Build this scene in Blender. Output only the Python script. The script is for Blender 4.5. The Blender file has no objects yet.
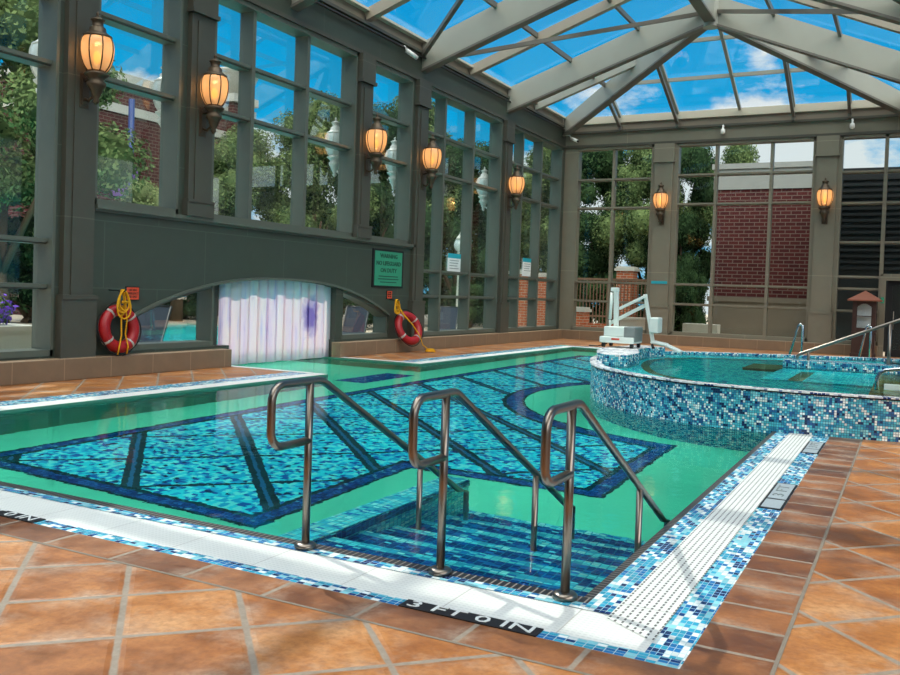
import bpy, bmesh, math, random
from mathutils import Vector, Matrix
random.seed(7)
scene = bpy.context.scene
COL = scene.collection
PI = math.pi

# ------------------------------------------------------------------ nodes
class NT:
    def __init__(s, nt):
        s.nt = nt
        s.n = nt.nodes
        s.l = nt.links
    def node(s, t, **kw):
        n = s.n.new(t)
        for k, v in kw.items():
            setattr(n, k, v)
        return n
    def put(s, sock, v):
        if isinstance(v, bpy.types.NodeSocket):
            s.l.new(v, sock)
        elif isinstance(v, (tuple, list)):
            v = tuple(v)
            if sock.type == 'RGBA' and len(v) == 3:
                v = v + (1.0,)
            sock.default_value = v
        else:
            sock.default_value = v
    def m(s, op, a, b=0.0, c=None):
        n = s.node('ShaderNodeMath', operation=op)
        s.put(n.inputs[0], a)
        s.put(n.inputs[1], b)
        if c is not None:
            s.put(n.inputs[2], c)
        return n.outputs[0]
    def mix(s, f, a, b):
        n = s.node('ShaderNodeMix', data_type='RGBA')
        s.put(n.inputs[0], f)
        s.put(n.inputs[6], a)
        s.put(n.inputs[7], b)
        return n.outputs[2]
    def noise(s, vec, scale, detail=3.0, rough=0.55):
        n = s.node('ShaderNodeTexNoise')
        if vec is not None:
            s.put(n.inputs['Vector'], vec)
        n.inputs['Scale'].default_value = scale
        n.inputs['Detail'].default_value = detail
        n.inputs['Roughness'].default_value = rough
        return n.outputs['Fac']
    def ramp(s, f, stops, interp='LINEAR'):
        n = s.node('ShaderNodeValToRGB')
        cr = n.color_ramp
        cr.interpolation = interp
        while len(cr.elements) < len(stops):
            cr.elements.new(0.5)
        for e, (p, c) in zip(cr.elements, stops):
            e.position = p
            e.color = tuple(c) + (1.0,) if len(c) == 3 else c
        s.put(n.inputs[0], f)
        return n.outputs[0]
    def rng(s, v, a, b, c=0.0, d=1.0):
        n = s.node('ShaderNodeMapRange')
        n.clamp = True
        s.put(n.inputs[0], v)
        for i, q in enumerate((a, b, c, d)):
            n.inputs[i + 1].default_value = q
        return n.outputs[0]
    def xyz(s, vec):
        n = s.node('ShaderNodeSeparateXYZ')
        s.put(n.inputs[0], vec)
        return n.outputs
    def comb(s, x, y, z=0.0):
        n = s.node('ShaderNodeCombineXYZ')
        for i, v in enumerate((x, y, z)):
            s.put(n.inputs[i], v)
        return n.outputs[0]
    def white(s, vec):
        n = s.node('ShaderNodeTexWhiteNoise', noise_dimensions='3D')
        s.put(n.inputs['Vector'], vec)
        return n.outputs['Value']
    def bump(s, h, strength=0.3, dist=0.01):
        n = s.node('ShaderNodeBump')
        n.inputs['Strength'].default_value = strength
        n.inputs['Distance'].default_value = dist
        s.put(n.inputs['Height'], h)
        return n.outputs[0]

MATS = {}
def new_mat(name):
    m = bpy.data.materials.new(name)
    m.use_nodes = True
    m.node_tree.nodes.clear()
    MATS[name] = m
    return m, NT(m.node_tree)

def out(t, sh):
    o = t.node('ShaderNodeOutputMaterial')
    t.l.new(sh, o.inputs['Surface'])

def srgb(r, g, b):
    f = lambda c: c / 12.92 if c <= 0.04045 else ((c + 0.055) / 1.055) ** 2.4
    return (f(r / 255.0), f(g / 255.0), f(b / 255.0))

def pbsdf(t, color, rough=0.5, metal=0.0, spec=0.5, normal=None):
    p = t.node('ShaderNodeBsdfPrincipled')
    t.put(p.inputs['Base Color'], color)
    t.put(p.inputs['Roughness'], rough)
    p.inputs['Metallic'].default_value = metal
    p.inputs['Specular IOR Level'].default_value = spec
    if normal is not None:
        t.put(p.inputs['Normal'], normal)
    return p

def objco(t):
    return t.node('ShaderNodeTexCoord').outputs['Object']
def uvco(t):
    return t.node('ShaderNodeUVMap').outputs['UV']

def plain(name, col, rough=0.5, metal=0.0, spec=0.5, var=0.12, scale=6.0, bump=0.0):
    m, t = new_mat(name)
    c = objco(t)
    f = t.noise(c, scale, 4.0)
    lo = tuple(x * (1 - var) for x in col)
    hi = tuple(min(1.0, x * (1 + var)) for x in col)
    cc = t.mix(f, lo, hi)
    nrm = t.bump(t.noise(c, scale * 8, 3), bump, 0.01) if bump else None
    p = pbsdf(t, cc, rough, metal, spec, nrm)
    out(t, p.outputs[0])
    return m

def cells(t, u, v, su, sv):
    """cell index vector and distance to the cell edges (0 at edge .. .5 middle, in cell units)"""
    a = t.m('DIVIDE', u, su)
    b = t.m('DIVIDE', v, sv)
    ia, ib = t.m('FLOOR', a), t.m('FLOOR', b)
    fa, fb = t.m('FRACT', a), t.m('FRACT', b)
    da = t.m('SUBTRACT', 0.5, t.m('ABSOLUTE', t.m('SUBTRACT', fa, 0.5)))
    db = t.m('SUBTRACT', 0.5, t.m('ABSOLUTE', t.m('SUBTRACT', fb, 0.5)))
    return ia, ib, da, db

def mosaic(name, palette, size=0.027, grout=(0.55, 0.6, 0.6), rough=0.25, seed=0.0, block=0.35, gw=0.07, length=1.0):
    m, t = new_mat(name)
    x = t.xyz(uvco(t))
    ia, ib, da, db = cells(t, x[0], x[1], size * length, size)
    small = t.white(t.comb(ia, ib, seed))
    # now and then a pair or block of neighbouring pieces shares one colour
    ja = t.m('FLOOR', t.m('DIVIDE', t.m('ADD', ia, t.m('MODULO', ib, 2.0)), 2.0))
    jb = t.m('FLOOR', t.m('DIVIDE', ib, 2.0))
    big = t.white(t.comb(ja, jb, seed + 3.3))
    pick = t.m('LESS_THAN', t.white(t.comb(ja, jb, seed + 9.1)), block)
    r = t.m('ADD', t.m('MULTIPLY', pick, big), t.m('MULTIPLY', t.m('SUBTRACT', 1.0, pick), small))
    col = t.ramp(r, palette, 'CONSTANT')
    tone = t.white(t.comb(ia, ib, seed + 5.0))
    hs = t.node('ShaderNodeHueSaturation')
    t.put(hs.inputs['Value'], t.rng(tone, 0, 1, 0.8, 1.2))
    t.put(hs.inputs['Color'], col)
    edge = t.m('LESS_THAN', t.m('MINIMUM', da, db), gw)
    c = t.mix(edge, hs.outputs[0], grout)
    p = pbsdf(t, c, rough, 0.0, 0.5)
    out(t, p.outputs[0])
    return m

# ------------------------------------------------------------------ materials
def paint(name, col, bw=2.4, bh=1.13, var=0.1):
    """painted panel cladding with thin lighter joints"""
    m, t = new_mat(name)
    c = objco(t)
    x = t.xyz(c)
    geo = t.node('ShaderNodeNewGeometry')
    n = t.xyz(geo.outputs['Normal'])
    isx = t.m('GREATER_THAN', t.m('ABSOLUTE', n[0]), 0.7)
    u = t.m('ADD', t.m('MULTIPLY', isx, x[1]), t.m('MULTIPLY', t.m('SUBTRACT', 1.0, isx), x[0]))
    row = t.m('FLOOR', t.m('DIVIDE', t.m('SUBTRACT', x[2], 0.35), bh))
    u2 = t.m('ADD', u, t.m('MULTIPLY', t.m('MODULO', row, 2.0), bw * 0.5))
    ia, ib, da, db = cells(t, u2, t.m('SUBTRACT', x[2], 0.35), bw, bh)
    j = t.m('MAXIMUM', t.m('LESS_THAN', t.m('MULTIPLY', da, bw), 0.009), t.m('LESS_THAN', t.m('MULTIPLY', db, bh), 0.009))
    f = t.noise(c, 3.0, 4)
    base = t.mix(f, tuple(q * (1 - var) for q in col), tuple(q * (1 + var) for q in col))
    cc = t.mix(t.m('MULTIPLY', j, 0.55), base, tuple(min(1, q * 1.9) for q in col))
    out(t, pbsdf(t, cc, 0.45, 0.0, 0.4).outputs[0])
    return m

WALL = paint('wall_paint', srgb(62, 68, 58))
PAINT = plain('frame_paint', srgb(88, 92, 81), 0.4, 0, 0.45, 0.08, 4)
PILASTER = paint('pilaster_paint', srgb(74, 72, 62), 9.0, 2.26)
BACKPAINT = paint('back_wall_paint', srgb(122, 116, 99), 9.0, 2.26)
BEAM = plain('beam_paint', srgb(148, 146, 133), 0.4, 0, 0.4, 0.06, 2)
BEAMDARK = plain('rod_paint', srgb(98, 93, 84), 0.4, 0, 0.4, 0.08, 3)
BEAMTAN = plain('rafter_tan_paint', srgb(150, 138, 120), 0.4, 0, 0.4, 0.06, 3)
CURBSUN = plain('skylight_curb_sunlit', srgb(186, 176, 156), 0.45, 0, 0.4, 0.05, 3)  # lighter copy of the curb paint, sunlight on the upper strip painted in
CURB = plain('skylight_curb_paint', srgb(128, 116, 100), 0.45, 0, 0.4, 0.08, 3)
CEIL = plain('ceiling_plaster', srgb(178, 172, 158), 0.7, 0, 0.3, 0.05, 2)
STONE = paint('ledge_stone', srgb(128, 104, 81), 0.92, 9.0, 0.2)
STEEL = plain('brushed_steel', srgb(140, 130, 120), 0.3, 1.0, 0.5, 0.08, 12)
CHROME = plain('chrome', srgb(205, 208, 208), 0.12, 1.0, 0.5, 0.05, 12)
BRONZE = plain('lamp_bronze', srgb(84, 70, 54), 0.4, 0.6, 0.5, 0.2, 9)
LANTERNWHITE = plain('lantern_white_metal', srgb(205, 205, 196), 0.4, 0, 0.5, 0.05, 9)
DARK = plain('black_rubber', srgb(28, 28, 28), 0.6, 0, 0.3, 0.2, 9)
WHITEPL = plain('lift_white_enamel', srgb(214, 224, 216), 0.35, 0, 0.5, 0.04, 6)
GREYPL = plain('lift_grey_plastic', srgb(120, 128, 126), 0.5, 0, 0.5, 0.08, 6)
LIFTRED = plain('lift_red_badge', srgb(186, 66, 46), 0.5)
RED = plain('life_ring_red', srgb(158, 14, 20), 0.42, 0, 0.5, 0.1, 5)
BANDW = plain('life_ring_white_band', srgb(172, 160, 152), 0.5)
ROPE = plain('rope_yellow', srgb(222, 160, 30), 0.8, 0, 0.2, 0.25, 30, 0.5)
ROPEDK = plain('rope_dark', srgb(44, 38, 36), 0.8, 0, 0.2, 0.25, 30, 0.5)
SIGNRED = plain('sign_orange_red', srgb(214, 74, 40), 0.5)
SIGNDK = plain('sign_dark_print', srgb(30, 24, 22), 0.6)
SIGNGREEN = plain('sign_green', srgb(50, 140, 106), 0.5, 0, 0.4, 0.06, 8)
SIGNGREENDK = plain('sign_green_print', srgb(16, 62, 46), 0.6)
SIGNWHITE = plain('notice_white', srgb(232, 234, 230), 0.5)
SIGNTEAL = plain('notice_teal', srgb(30, 160, 176), 0.5)
WOOD = plain('dark_red_wood', srgb(58, 36, 29), 0.5, 0, 0.4, 0.25, 7)
COPPER = plain('copper_roof', srgb(146, 86, 62), 0.4, 0.1, 0.5, 0.12, 6)
MARKGREY = plain('marker_grey_tile', srgb(158, 168, 172), 0.5, 0, 0.4, 0.2, 60)
PAPER = plain('paper_forms', srgb(220, 226, 224), 0.7)
SLING = plain('lounger_sling_navy', srgb(34, 48, 66), 0.7, 0, 0.3, 0.15, 10)
FRAMEDK = plain('lounger_frame_dark', srgb(48, 48, 50), 0.4, 0.3, 0.5)
PLINTH = plain('plinth_stone', srgb(120, 108, 94), 0.7, 0, 0.3, 0.12, 2, 0.1)
PARAPET = plain('parapet_grey_stone', srgb(150, 148, 142), 0.7, 0, 0.3, 0.1, 2, 0.1)
LIMESTONE = plain('limestone', srgb(188, 182, 170), 0.7, 0, 0.3, 0.1, 2, 0.1)
PATIO = plain('patio_stone', srgb(196, 178, 156), 0.75, 0, 0.3, 0.12, 1.5)
BARK = plain('bark', srgb(86, 68, 52), 0.9, 0, 0.2, 0.3, 6, 0.6)
LOUVER = plain('dark_louver_metal', srgb(24, 25, 26), 0.5, 0.0, 0.4)
RAILBROWN = plain('railing_brown', srgb(110, 80, 58), 0.6)
LAMPPOST = plain('lamp_post_cream', srgb(206, 204, 190), 0.4)
POLEBLUE = plain('pole_blue', srgb(22, 50, 110), 0.4)
PURPLE = plain('flower_purple', srgb(122, 80, 200), 0.7, 0, 0.2, 0.4, 40)
BANNER = plain('banner_purple', srgb(128, 92, 160), 0.7)
SOIL = plain('soil', srgb(62, 48, 38), 0.9)
CONDUIT = plain('dark_conduit', srgb(40, 36, 32), 0.5)
GREY = plain('sensor_white', srgb(216, 214, 206), 0.45)
TOWELWHITE = plain('towel_white', srgb(228, 226, 222), 0.85)

def tile_mat(name, mode):
    m, t = new_mat(name)
    c = objco(t)
    x = t.xyz(c)
    if mode == 'diag':
        k = 1 / math.sqrt(2)
        u = t.m('SUBTRACT', t.m('MULTIPLY', t.m('ADD', x[0], x[1]), k), 0.26 - 5.6)
        v = t.m('SUBTRACT', t.m('MULTIPLY', t.m('SUBTRACT', x[0], x[1]), k), 1.53 - 28.0)
        su = sv = 0.56
        gw = 0.015
    else:
        uv = t.xyz(uvco(t))
        u, v = uv[0], uv[1]
        su, sv = (0.345, 40.0) if mode == 'row' else (0.56, 40.0)
        gw = 0.013
    ia, ib, da, db = cells(t, u, v, su, sv)
    # hand-made clay: wavy edges
    wob = t.m('MULTIPLY', t.m('SUBTRACT', t.noise(c, 9.0, 2), 0.5), 0.012)
    d = t.m('ADD', t.m('MINIMUM', t.m('MULTIPLY', da, su), t.m('MULTIPLY', db, sv)), wob)
    edge = t.rng(d, gw * 0.75, gw * 1.35, 1.0, 0.0)
    r = t.white(t.comb(ia, ib, 2.0))
    blotch = t.noise(c, 2.6, 5, 0.65)
    fine = t.noise(c, 26, 4, 0.6)
    if mode == 'diag':
        stops = [(0.0, srgb(124, 74, 34)), (0.35, srgb(162, 98, 46)), (0.7, srgb(188, 122, 62)), (1.0, srgb(202, 146, 94))]
    else:
        stops = [(0.0, srgb(72, 44, 30)), (0.45, srgb(118, 72, 42)), (1.0, srgb(168, 108, 62))]
    v1 = t.m('ADD', t.m('MULTIPLY', r, 0.45), t.m('MULTIPLY', t.rng(blotch, 0.3, 0.7), 0.55))
    col = t.ramp(t.rng(v1, 0.12, 0.88), stops)
    bloom = t.m('MULTIPLY', t.rng(t.noise(c, 2.1, 5, 0.72), 0.47, 0.68), t.rng(d, 0.02, 0.16, 0.85, 0.12))
    col = t.mix(bloom, col, srgb(188, 164, 142))
    col = t.mix(t.rng(fine, 0.40, 0.66, 0.0, 0.36), col, srgb(112, 62, 30))
    gcol = t.mix(fine, srgb(122, 106, 90), srgb(176, 160, 142))
    cc = t.mix(edge, col, gcol)
    h = t.m('ADD', t.rng(d, gw, gw * 2.6), t.m('MULTIPLY', fine, 0.25))
    rough = t.rng(blotch, 0.3, 0.7, 0.32, 0.6)
    p = pbsdf(t, cc, rough, 0, 0.4, t.bump(h, 0.45, 0.012))
    out(t, p.outputs[0])
    return m
TILE = tile_mat('terracotta_diagonal_tile', 'diag')
TILEROW = tile_mat('terracotta_border_row', 'row')
TILEROWNEAR = tile_mat('terracotta_border_course', 'near')

W_, LC, MC, MB_, DB = srgb(232, 240, 236), srgb(120, 210, 220), srgb(56, 160, 186), srgb(44, 112, 170), srgb(22, 52, 108)
MOS_EDGE = mosaic('mosaic_border_blue_white', [(0, W_), (0.2, srgb(136, 206, 216)), (0.38, srgb(52, 160, 190)), (0.64, srgb(32, 110, 170)), (0.85, DB)], 0.03, (0.42, 0.6, 0.66), length=1.6, gw=0.05)
MOS_SPA = mosaic('mosaic_spa_blue', [(0, W_), (0.17, srgb(140, 212, 220)), (0.32, srgb(80, 182, 200)), (0.58, srgb(46, 140, 176)), (0.80, srgb(36, 90, 146)), (0.92, srgb(22, 42, 84))], 0.03, srgb(44, 74, 96), seed=4.0, block=0.3)
MOS_RIM = mosaic('mosaic_spa_rim', [(0, srgb(236, 236, 232)), (0.6, srgb(190, 190, 200)), (0.75, srgb(110, 120, 150)), (0.9, DB)], 0.045, (0.7, 0.7, 0.7), seed=6.0)
MOS_FLOORFIELD_PAL = [(0, srgb(150, 250, 250)), (0.24, srgb(56, 230, 246)), (0.50, srgb(26, 180, 228)), (0.70, srgb(16, 96, 180)), (0.86, srgb(10, 32, 92))]
MOS_BAND = mosaic('mosaic_floor_band_blue', [(0, srgb(40, 96, 170)), (0.4, srgb(28, 72, 150)), (0.75, srgb(22, 54, 124)), (0.93, srgb(90, 160, 200))], 0.05, srgb(20, 50, 100), seed=8.0)
MOS_LINE = mosaic('mosaic_floor_line_green', [(0, srgb(16, 66, 76)), (0.5, srgb(12, 46, 58)), (0.85, srgb(30, 96, 110))], 0.05, srgb(14, 44, 52), seed=9.0)
MOS_STEP = mosaic('mosaic_step_navy', [(0, srgb(24, 60, 140)), (0.4, srgb(16, 44, 112)), (0.78, srgb(40, 110, 184)), (0.92, srgb(130, 224, 236))], 0.03, srgb(40, 120, 160), seed=12.0, length=2.0)
MOS_NOSE = mosaic('mosaic_step_nosing', [(0, srgb(120, 224, 230)), (0.45, srgb(70, 180, 210)), (0.75, srgb(200, 240, 236)), (0.93, srgb(40, 110, 180))], 0.03, srgb(70, 160, 190), seed=13.0, length=2.0)

def floor_field():
    m, t = new_mat('mosaic_floor_field_with_grid')
    x = t.xyz(uvco(t))
    ia, ib, da, db = cells(t, x[0], x[1], 0.055, 0.055)
    r = t.white(t.comb(ia, ib, 1.0))
    lowf = t.noise(objco(t), 1.2, 3)
    col = t.ramp(t.m('ADD', t.m('MULTIPLY', r, 0.85), t.m('MULTIPLY', lowf, 0.12)), MOS_FLOORFIELD_PAL, 'CONSTANT')
    o = t.xyz(objco(t))
    s = t.m('ADD', o[0], o[1])
    d = t.m('SUBTRACT', o[1], o[0])
    ws = t.m('ABSOLUTE', t.m('SUBTRACT', t.m('FRACT', t.m('ADD', t.m('DIVIDE', t.m('SUBTRACT', s, 0.15), 1.78), 0.5)), 0.5))
    wd = t.m('ABSOLUTE', t.m('SUBTRACT', t.m('FRACT', t.m('ADD', t.m('DIVIDE', t.m('SUBTRACT', d, 3.08), 1.74), 0.5)), 0.5))
    ws = t.m('MULTIPLY', ws, 1.78 / math.sqrt(2))
    wd = t.m('MULTIPLY', wd, 1.74 / math.sqrt(2))
    thick = t.m('LESS_THAN', ws, 0.088)
    core = t.m('LESS_THAN', ws, 0.022)
    thin = t.m('LESS_THAN', wd, 0.034)
    dk = t.mix(r, srgb(10, 44, 58), srgb(16, 60, 72))
    col = t.mix(thin, col, srgb(10, 44, 64))
    col = t.mix(thick, col, dk)
    col = t.mix(core, col, srgb(40, 104, 150))
    out(t, pbsdf(t, col, 0.5, 0, 0.3).outputs[0])
    return m
FIELD = floor_field()
POOLWALLSHADE = plain('pool_wall_green_shaded', srgb(78, 138, 116), 0.5, 0, 0.3, 0.08, 2)  # plaster green darkened: shade on the upright walls is put into the colour
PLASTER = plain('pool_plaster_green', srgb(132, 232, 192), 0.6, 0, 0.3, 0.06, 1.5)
SPAFLOOR = mosaic('mosaic_spa_floor', [(0, srgb(110, 250, 246)), (0.5, srgb(70, 220, 232)), (0.85, srgb(40, 150, 200))], 0.05, srgb(50, 180, 200), seed=21.0)
OLIVE = plain('spa_bench_edge_olive', srgb(104, 104, 70), 0.5)
OUTPOOL = plain('outdoor_pool_turquoise', srgb(40, 204, 206), 0.15, 0, 0.5, 0.06, 1.0)

def grate_mat(name, across, along_period, strong):
    """white slotted overflow grating; UV: u along, v across"""
    m, t = new_mat(name)
    x = t.xyz(uvco(t))
    fv = t.m('FRACT', t.m('DIVIDE', x[1], across))
    fu = t.m('FRACT', t.m('DIVIDE', x[0], along_period))
    slot = t.m('MULTIPLY', t.m('LESS_THAN', fv, 0.30), t.m('LESS_THAN', fu, 0.62))
    seam = t.m('LESS_THAN', t.m('FRACT', t.m('DIVIDE', x[0], 0.62)), 0.012)
    base = t.mix(t.noise(objco(t), 3, 3), srgb(226, 226, 218), srgb(240, 240, 234))
    c = t.mix(t.m('MULTIPLY', slot, strong), base, srgb(70, 66, 62))
    c = t.mix(t.m('MULTIPLY', seam, 0.5), c, srgb(150, 140, 130))
    out(t, pbsdf(t, c, 0.4, 0, 0.45).outputs[0])
    return m
GRATE = grate_mat('gutter_grate_white', 0.038, 0.045, 0.95)
GRATENEAR = grate_mat('gutter_grate_white_fine', 0.03, 0.03, 0.16)
GRATEPLAIN = grate_mat('gutter_grate_white_plain', 0.05, 0.05, 0.1)

def drain_mat():
    m, t = new_mat('dark_overflow_slots')
    x = t.xyz(uvco(t))
    fu = t.m('FRACT', t.m('DIVIDE', x[0], 0.042))
    bar = t.m('LESS_THAN', fu, 0.22)
    c = t.mix(bar, srgb(14, 13, 13), srgb(140, 130, 120))
    out(t, pbsdf(t, c, 0.5).outputs[0])
    return m
DRAIN = drain_mat()

def brick_mat(name, c1, c2, mortar, sc=1.0):
    m, t = new_mat(name)
    b = t.node('ShaderNodeTexBrick')
    t.put(b.inputs['Vector'], uvco(t))
    b.inputs['Color1'].default_value = c1 + (1,)
    b.inputs['Color2'].default_value = c2 + (1,)
    b.inputs['Mortar'].default_value = mortar + (1,)
    b.inputs['Scale'].default_value = 1.0
    b.inputs['Brick Width'].default_value = 0.30 * sc
    b.inputs['Row Height'].default_value = 0.115 * sc
    b.inputs['Mortar Size'].default_value = 0.013 * sc
    b.inputs['Bias'].default_value = -0.1
    out(t, pbsdf(t, b.outputs['Color'], 0.8, 0, 0.2).outputs[0])
    return m
BRICK = brick_mat('brick_dark_red', srgb(88, 36, 34), srgb(70, 28, 29), srgb(112, 94, 86), 1.35)
BRICKORANGE = brick_mat('brick_orange', srgb(190, 100, 62), srgb(164, 82, 52), srgb(180, 160, 140))

def leaf_mat(name, a, b):
    m, t = new_mat(name)
    g = t.node('ShaderNodeNewGeometry')
    f = g.outputs['Random Per Island']
    c = t.mix(f, a, b)
    d = t.node('ShaderNodeBsdfDiffuse')
    t.put(d.inputs[0], c)
    tr = t.node('ShaderNodeBsdfTranslucent')
    t.put(tr.inputs[0], c)
    mx = t.node('ShaderNodeMixShader')
    mx.inputs[0].default_value = 0.25
    t.l.new(d.outputs[0], mx.inputs[1])
    t.l.new(tr.outputs[0], mx.inputs[2])
    out(t, mx.outputs[0])
    return m
LEAF = leaf_mat('leaves_mid_green', srgb(48, 68, 40), srgb(134, 150, 96))
LEAFDK = leaf_mat('leaves_dark_green', srgb(22, 40, 26), srgb(80, 104, 66))
LEAFLT = leaf_mat('leaves_pale_green', srgb(80, 100, 58), srgb(176, 184, 128))

def glass_mat(name, tint, refl=1.0):
    """architectural float glass: clear sheet with a mirror share given by the glass's own Fresnel"""
    m, t = new_mat(name)
    tr = t.node('ShaderNodeBsdfTransparent')
    t.put(tr.inputs[0], tint)
    gl = t.node('ShaderNodeBsdfGlossy')
    gl.inputs['Roughness'].default_value = 0.0
    t.put(gl.inputs[0], (1, 1, 1))
    fr = t.node('ShaderNodeFresnel')
    fr.inputs['IOR'].default_value = 1.45
    mx = t.node('ShaderNodeMixShader')
    t.put(mx.inputs[0], t.m('MULTIPLY', fr.outputs[0], refl))
    t.l.new(tr.outputs[0], mx.inputs[1])
    t.l.new(gl.outputs[0], mx.inputs[2])
    out(t, mx.outputs[0])
    return m
GLASS = glass_mat('window_glass', (0.90, 0.95, 0.94), 0.26)
ROOFGLASS = glass_mat('roof_glass', (0.94, 0.98, 0.99), 0.12)
CLEAR = glass_mat('cabinet_glass', (0.93, 0.95, 0.95), 0.8)

def water_mat(name, tint, strength, scale, refl=1.0):
    m, t = new_mat(name)
    c = objco(t)
    n = t.m('ADD', t.noise(c, scale, 3, 0.5), t.m('MULTIPLY', t.noise(c, scale * 3.3, 2, 0.5), 0.35))
    nrm = t.bump(n, strength, 0.02)
    g = t.node('ShaderNodeBsdfRefraction')
    g.inputs['IOR'].default_value = 1.333
    g.inputs['Roughness'].default_value = 0.0
    t.put(g.inputs['Color'], tint)
    t.put(g.inputs['Normal'], nrm)
    gl = t.node('ShaderNodeBsdfGlossy')
    gl.inputs['Roughness'].default_value = 0.0
    t.put(gl.inputs['Normal'], nrm)
    fr = t.node('ShaderNodeFresnel')
    fr.inputs['IOR'].default_value = 1.333
    t.put(fr.inputs['Normal'], nrm)
    mx = t.node('ShaderNodeMixShader')
    t.put(mx.inputs[0], t.m('MULTIPLY', fr.outputs[0], refl))
    t.l.new(g.outputs[0], mx.inputs[1])
    t.l.new(gl.outputs[0], mx.inputs[2])
    out(t, mx.outputs[0])
    return m
WATER = water_mat('pool_water', (0.58, 0.99, 0.96), 0.19, 2.6, 0.62)
SPAWATER = water_mat('spa_water', (0.55, 0.98, 0.95), 0.18, 3.5, 0.5)

def curtain_mat():
    m, t = new_mat('strip_curtain_vinyl')
    c = objco(t)
    x = t.xyz(c)
    f = t.noise(t.comb(t.m('MULTIPLY', x[1], 6.0), t.m('MULTIPLY', x[2], 0.5), 0.0), 1.0, 4, 0.6)
    col = t.ramp(f, [(0.25, srgb(196, 180, 226)), (0.40, srgb(250, 232, 242)), (0.6, srgb(255, 240, 238)), (0.75, srgb(224, 214, 242))])
    ex = t.m('DIVIDE', t.m('SUBTRACT', x[1], 12.05), 0.34)
    ez = t.m('DIVIDE', t.m('SUBTRACT', x[2], 0.95), 0.55)
    er = t.m('ADD', t.m('SQRT', t.m('ADD', t.m('MULTIPLY', ex, ex), t.m('MULTIPLY', ez, ez))), t.m('MULTIPLY', t.m('SUBTRACT', t.noise(c, 5.0, 4), 0.5), 1.1))
    col = t.mix(t.rng(er, 0.35, 1.0, 0.75, 0.0), col, srgb(132, 108, 196))
    sc = t.node('ShaderNodeBsdfTranslucent')
    t.put(sc.inputs[0], col)
    df = t.node('ShaderNodeBsdfDiffuse')
    t.put(df.inputs[0], col)
    tp = t.node('ShaderNodeBsdfTransparent')
    t.put(tp.inputs[0], (0.92, 0.94, 0.98))
    m1 = t.node('ShaderNodeMixShader')
    m1.inputs[0].default_value = 0.12
    t.l.new(sc.outputs[0], m1.inputs[1])
    t.l.new(df.outputs[0], m1.inputs[2])
    m2 = t.node('ShaderNodeMixShader')
    m2.inputs[0].default_value = 0.14
    t.l.new(m1.outputs[0], m2.inputs[1])
    t.l.new(tp.outputs[0], m2.inputs[2])
    out(t, m2.outputs[0])
    return m
CURTAIN = curtain_mat()

def lampglass_mat(name, col, glow):
    m, t = new_mat(name)
    tl = t.node('ShaderNodeBsdfTranslucent')
    t.put(tl.inputs[0], col)
    tp = t.node('ShaderNodeBsdfTransparent')
    t.put(tp.inputs[0], col)
    g = t.node('ShaderNodeBsdfGlossy')
    g.inputs['Roughness'].default_value = 0.15
    m1 = t.node('ShaderNodeMixShader')
    m1.inputs[0].default_value = 0.45
    t.l.new(tl.outputs[0], m1.inputs[1])
    t.l.new(tp.outputs[0], m1.inputs[2])
    m2 = t.node('ShaderNodeMixShader')
    m2.inputs[0].default_value = 0.06
    t.l.new(m1.outputs[0], m2.inputs[1])
    t.l.new(g.outputs[0], m2.inputs[2])
    if glow:
        em = t.node('ShaderNodeEmission')
        t.put(em.inputs[0], glow[0])
        em.inputs[1].default_value = glow[1]
        ad = t.node('ShaderNodeAddShader')
        t.l.new(m2.outputs[0], ad.inputs[0])
        t.l.new(em.outputs[0], ad.inputs[1])
        out(t, ad.outputs[0])
    else:
        out(t, m2.outputs[0])
    return m
AMBER = lampglass_mat('lamp_glass_amber', srgb(255, 218, 182), (srgb(255, 190, 135), 0.10))
MILK = plain('lantern_glass_milky', srgb(206, 212, 208), 0.25)
def emit(name, col, s):
    m, t = new_mat(name)
    e = t.node('ShaderNodeEmission')
    t.put(e.inputs[0], col)
    e.inputs[1].default_value = s
    out(t, e.outputs[0])
    return m
FLAME = emit('lamp_bulb', srgb(255, 186, 70), 2.4)

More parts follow.
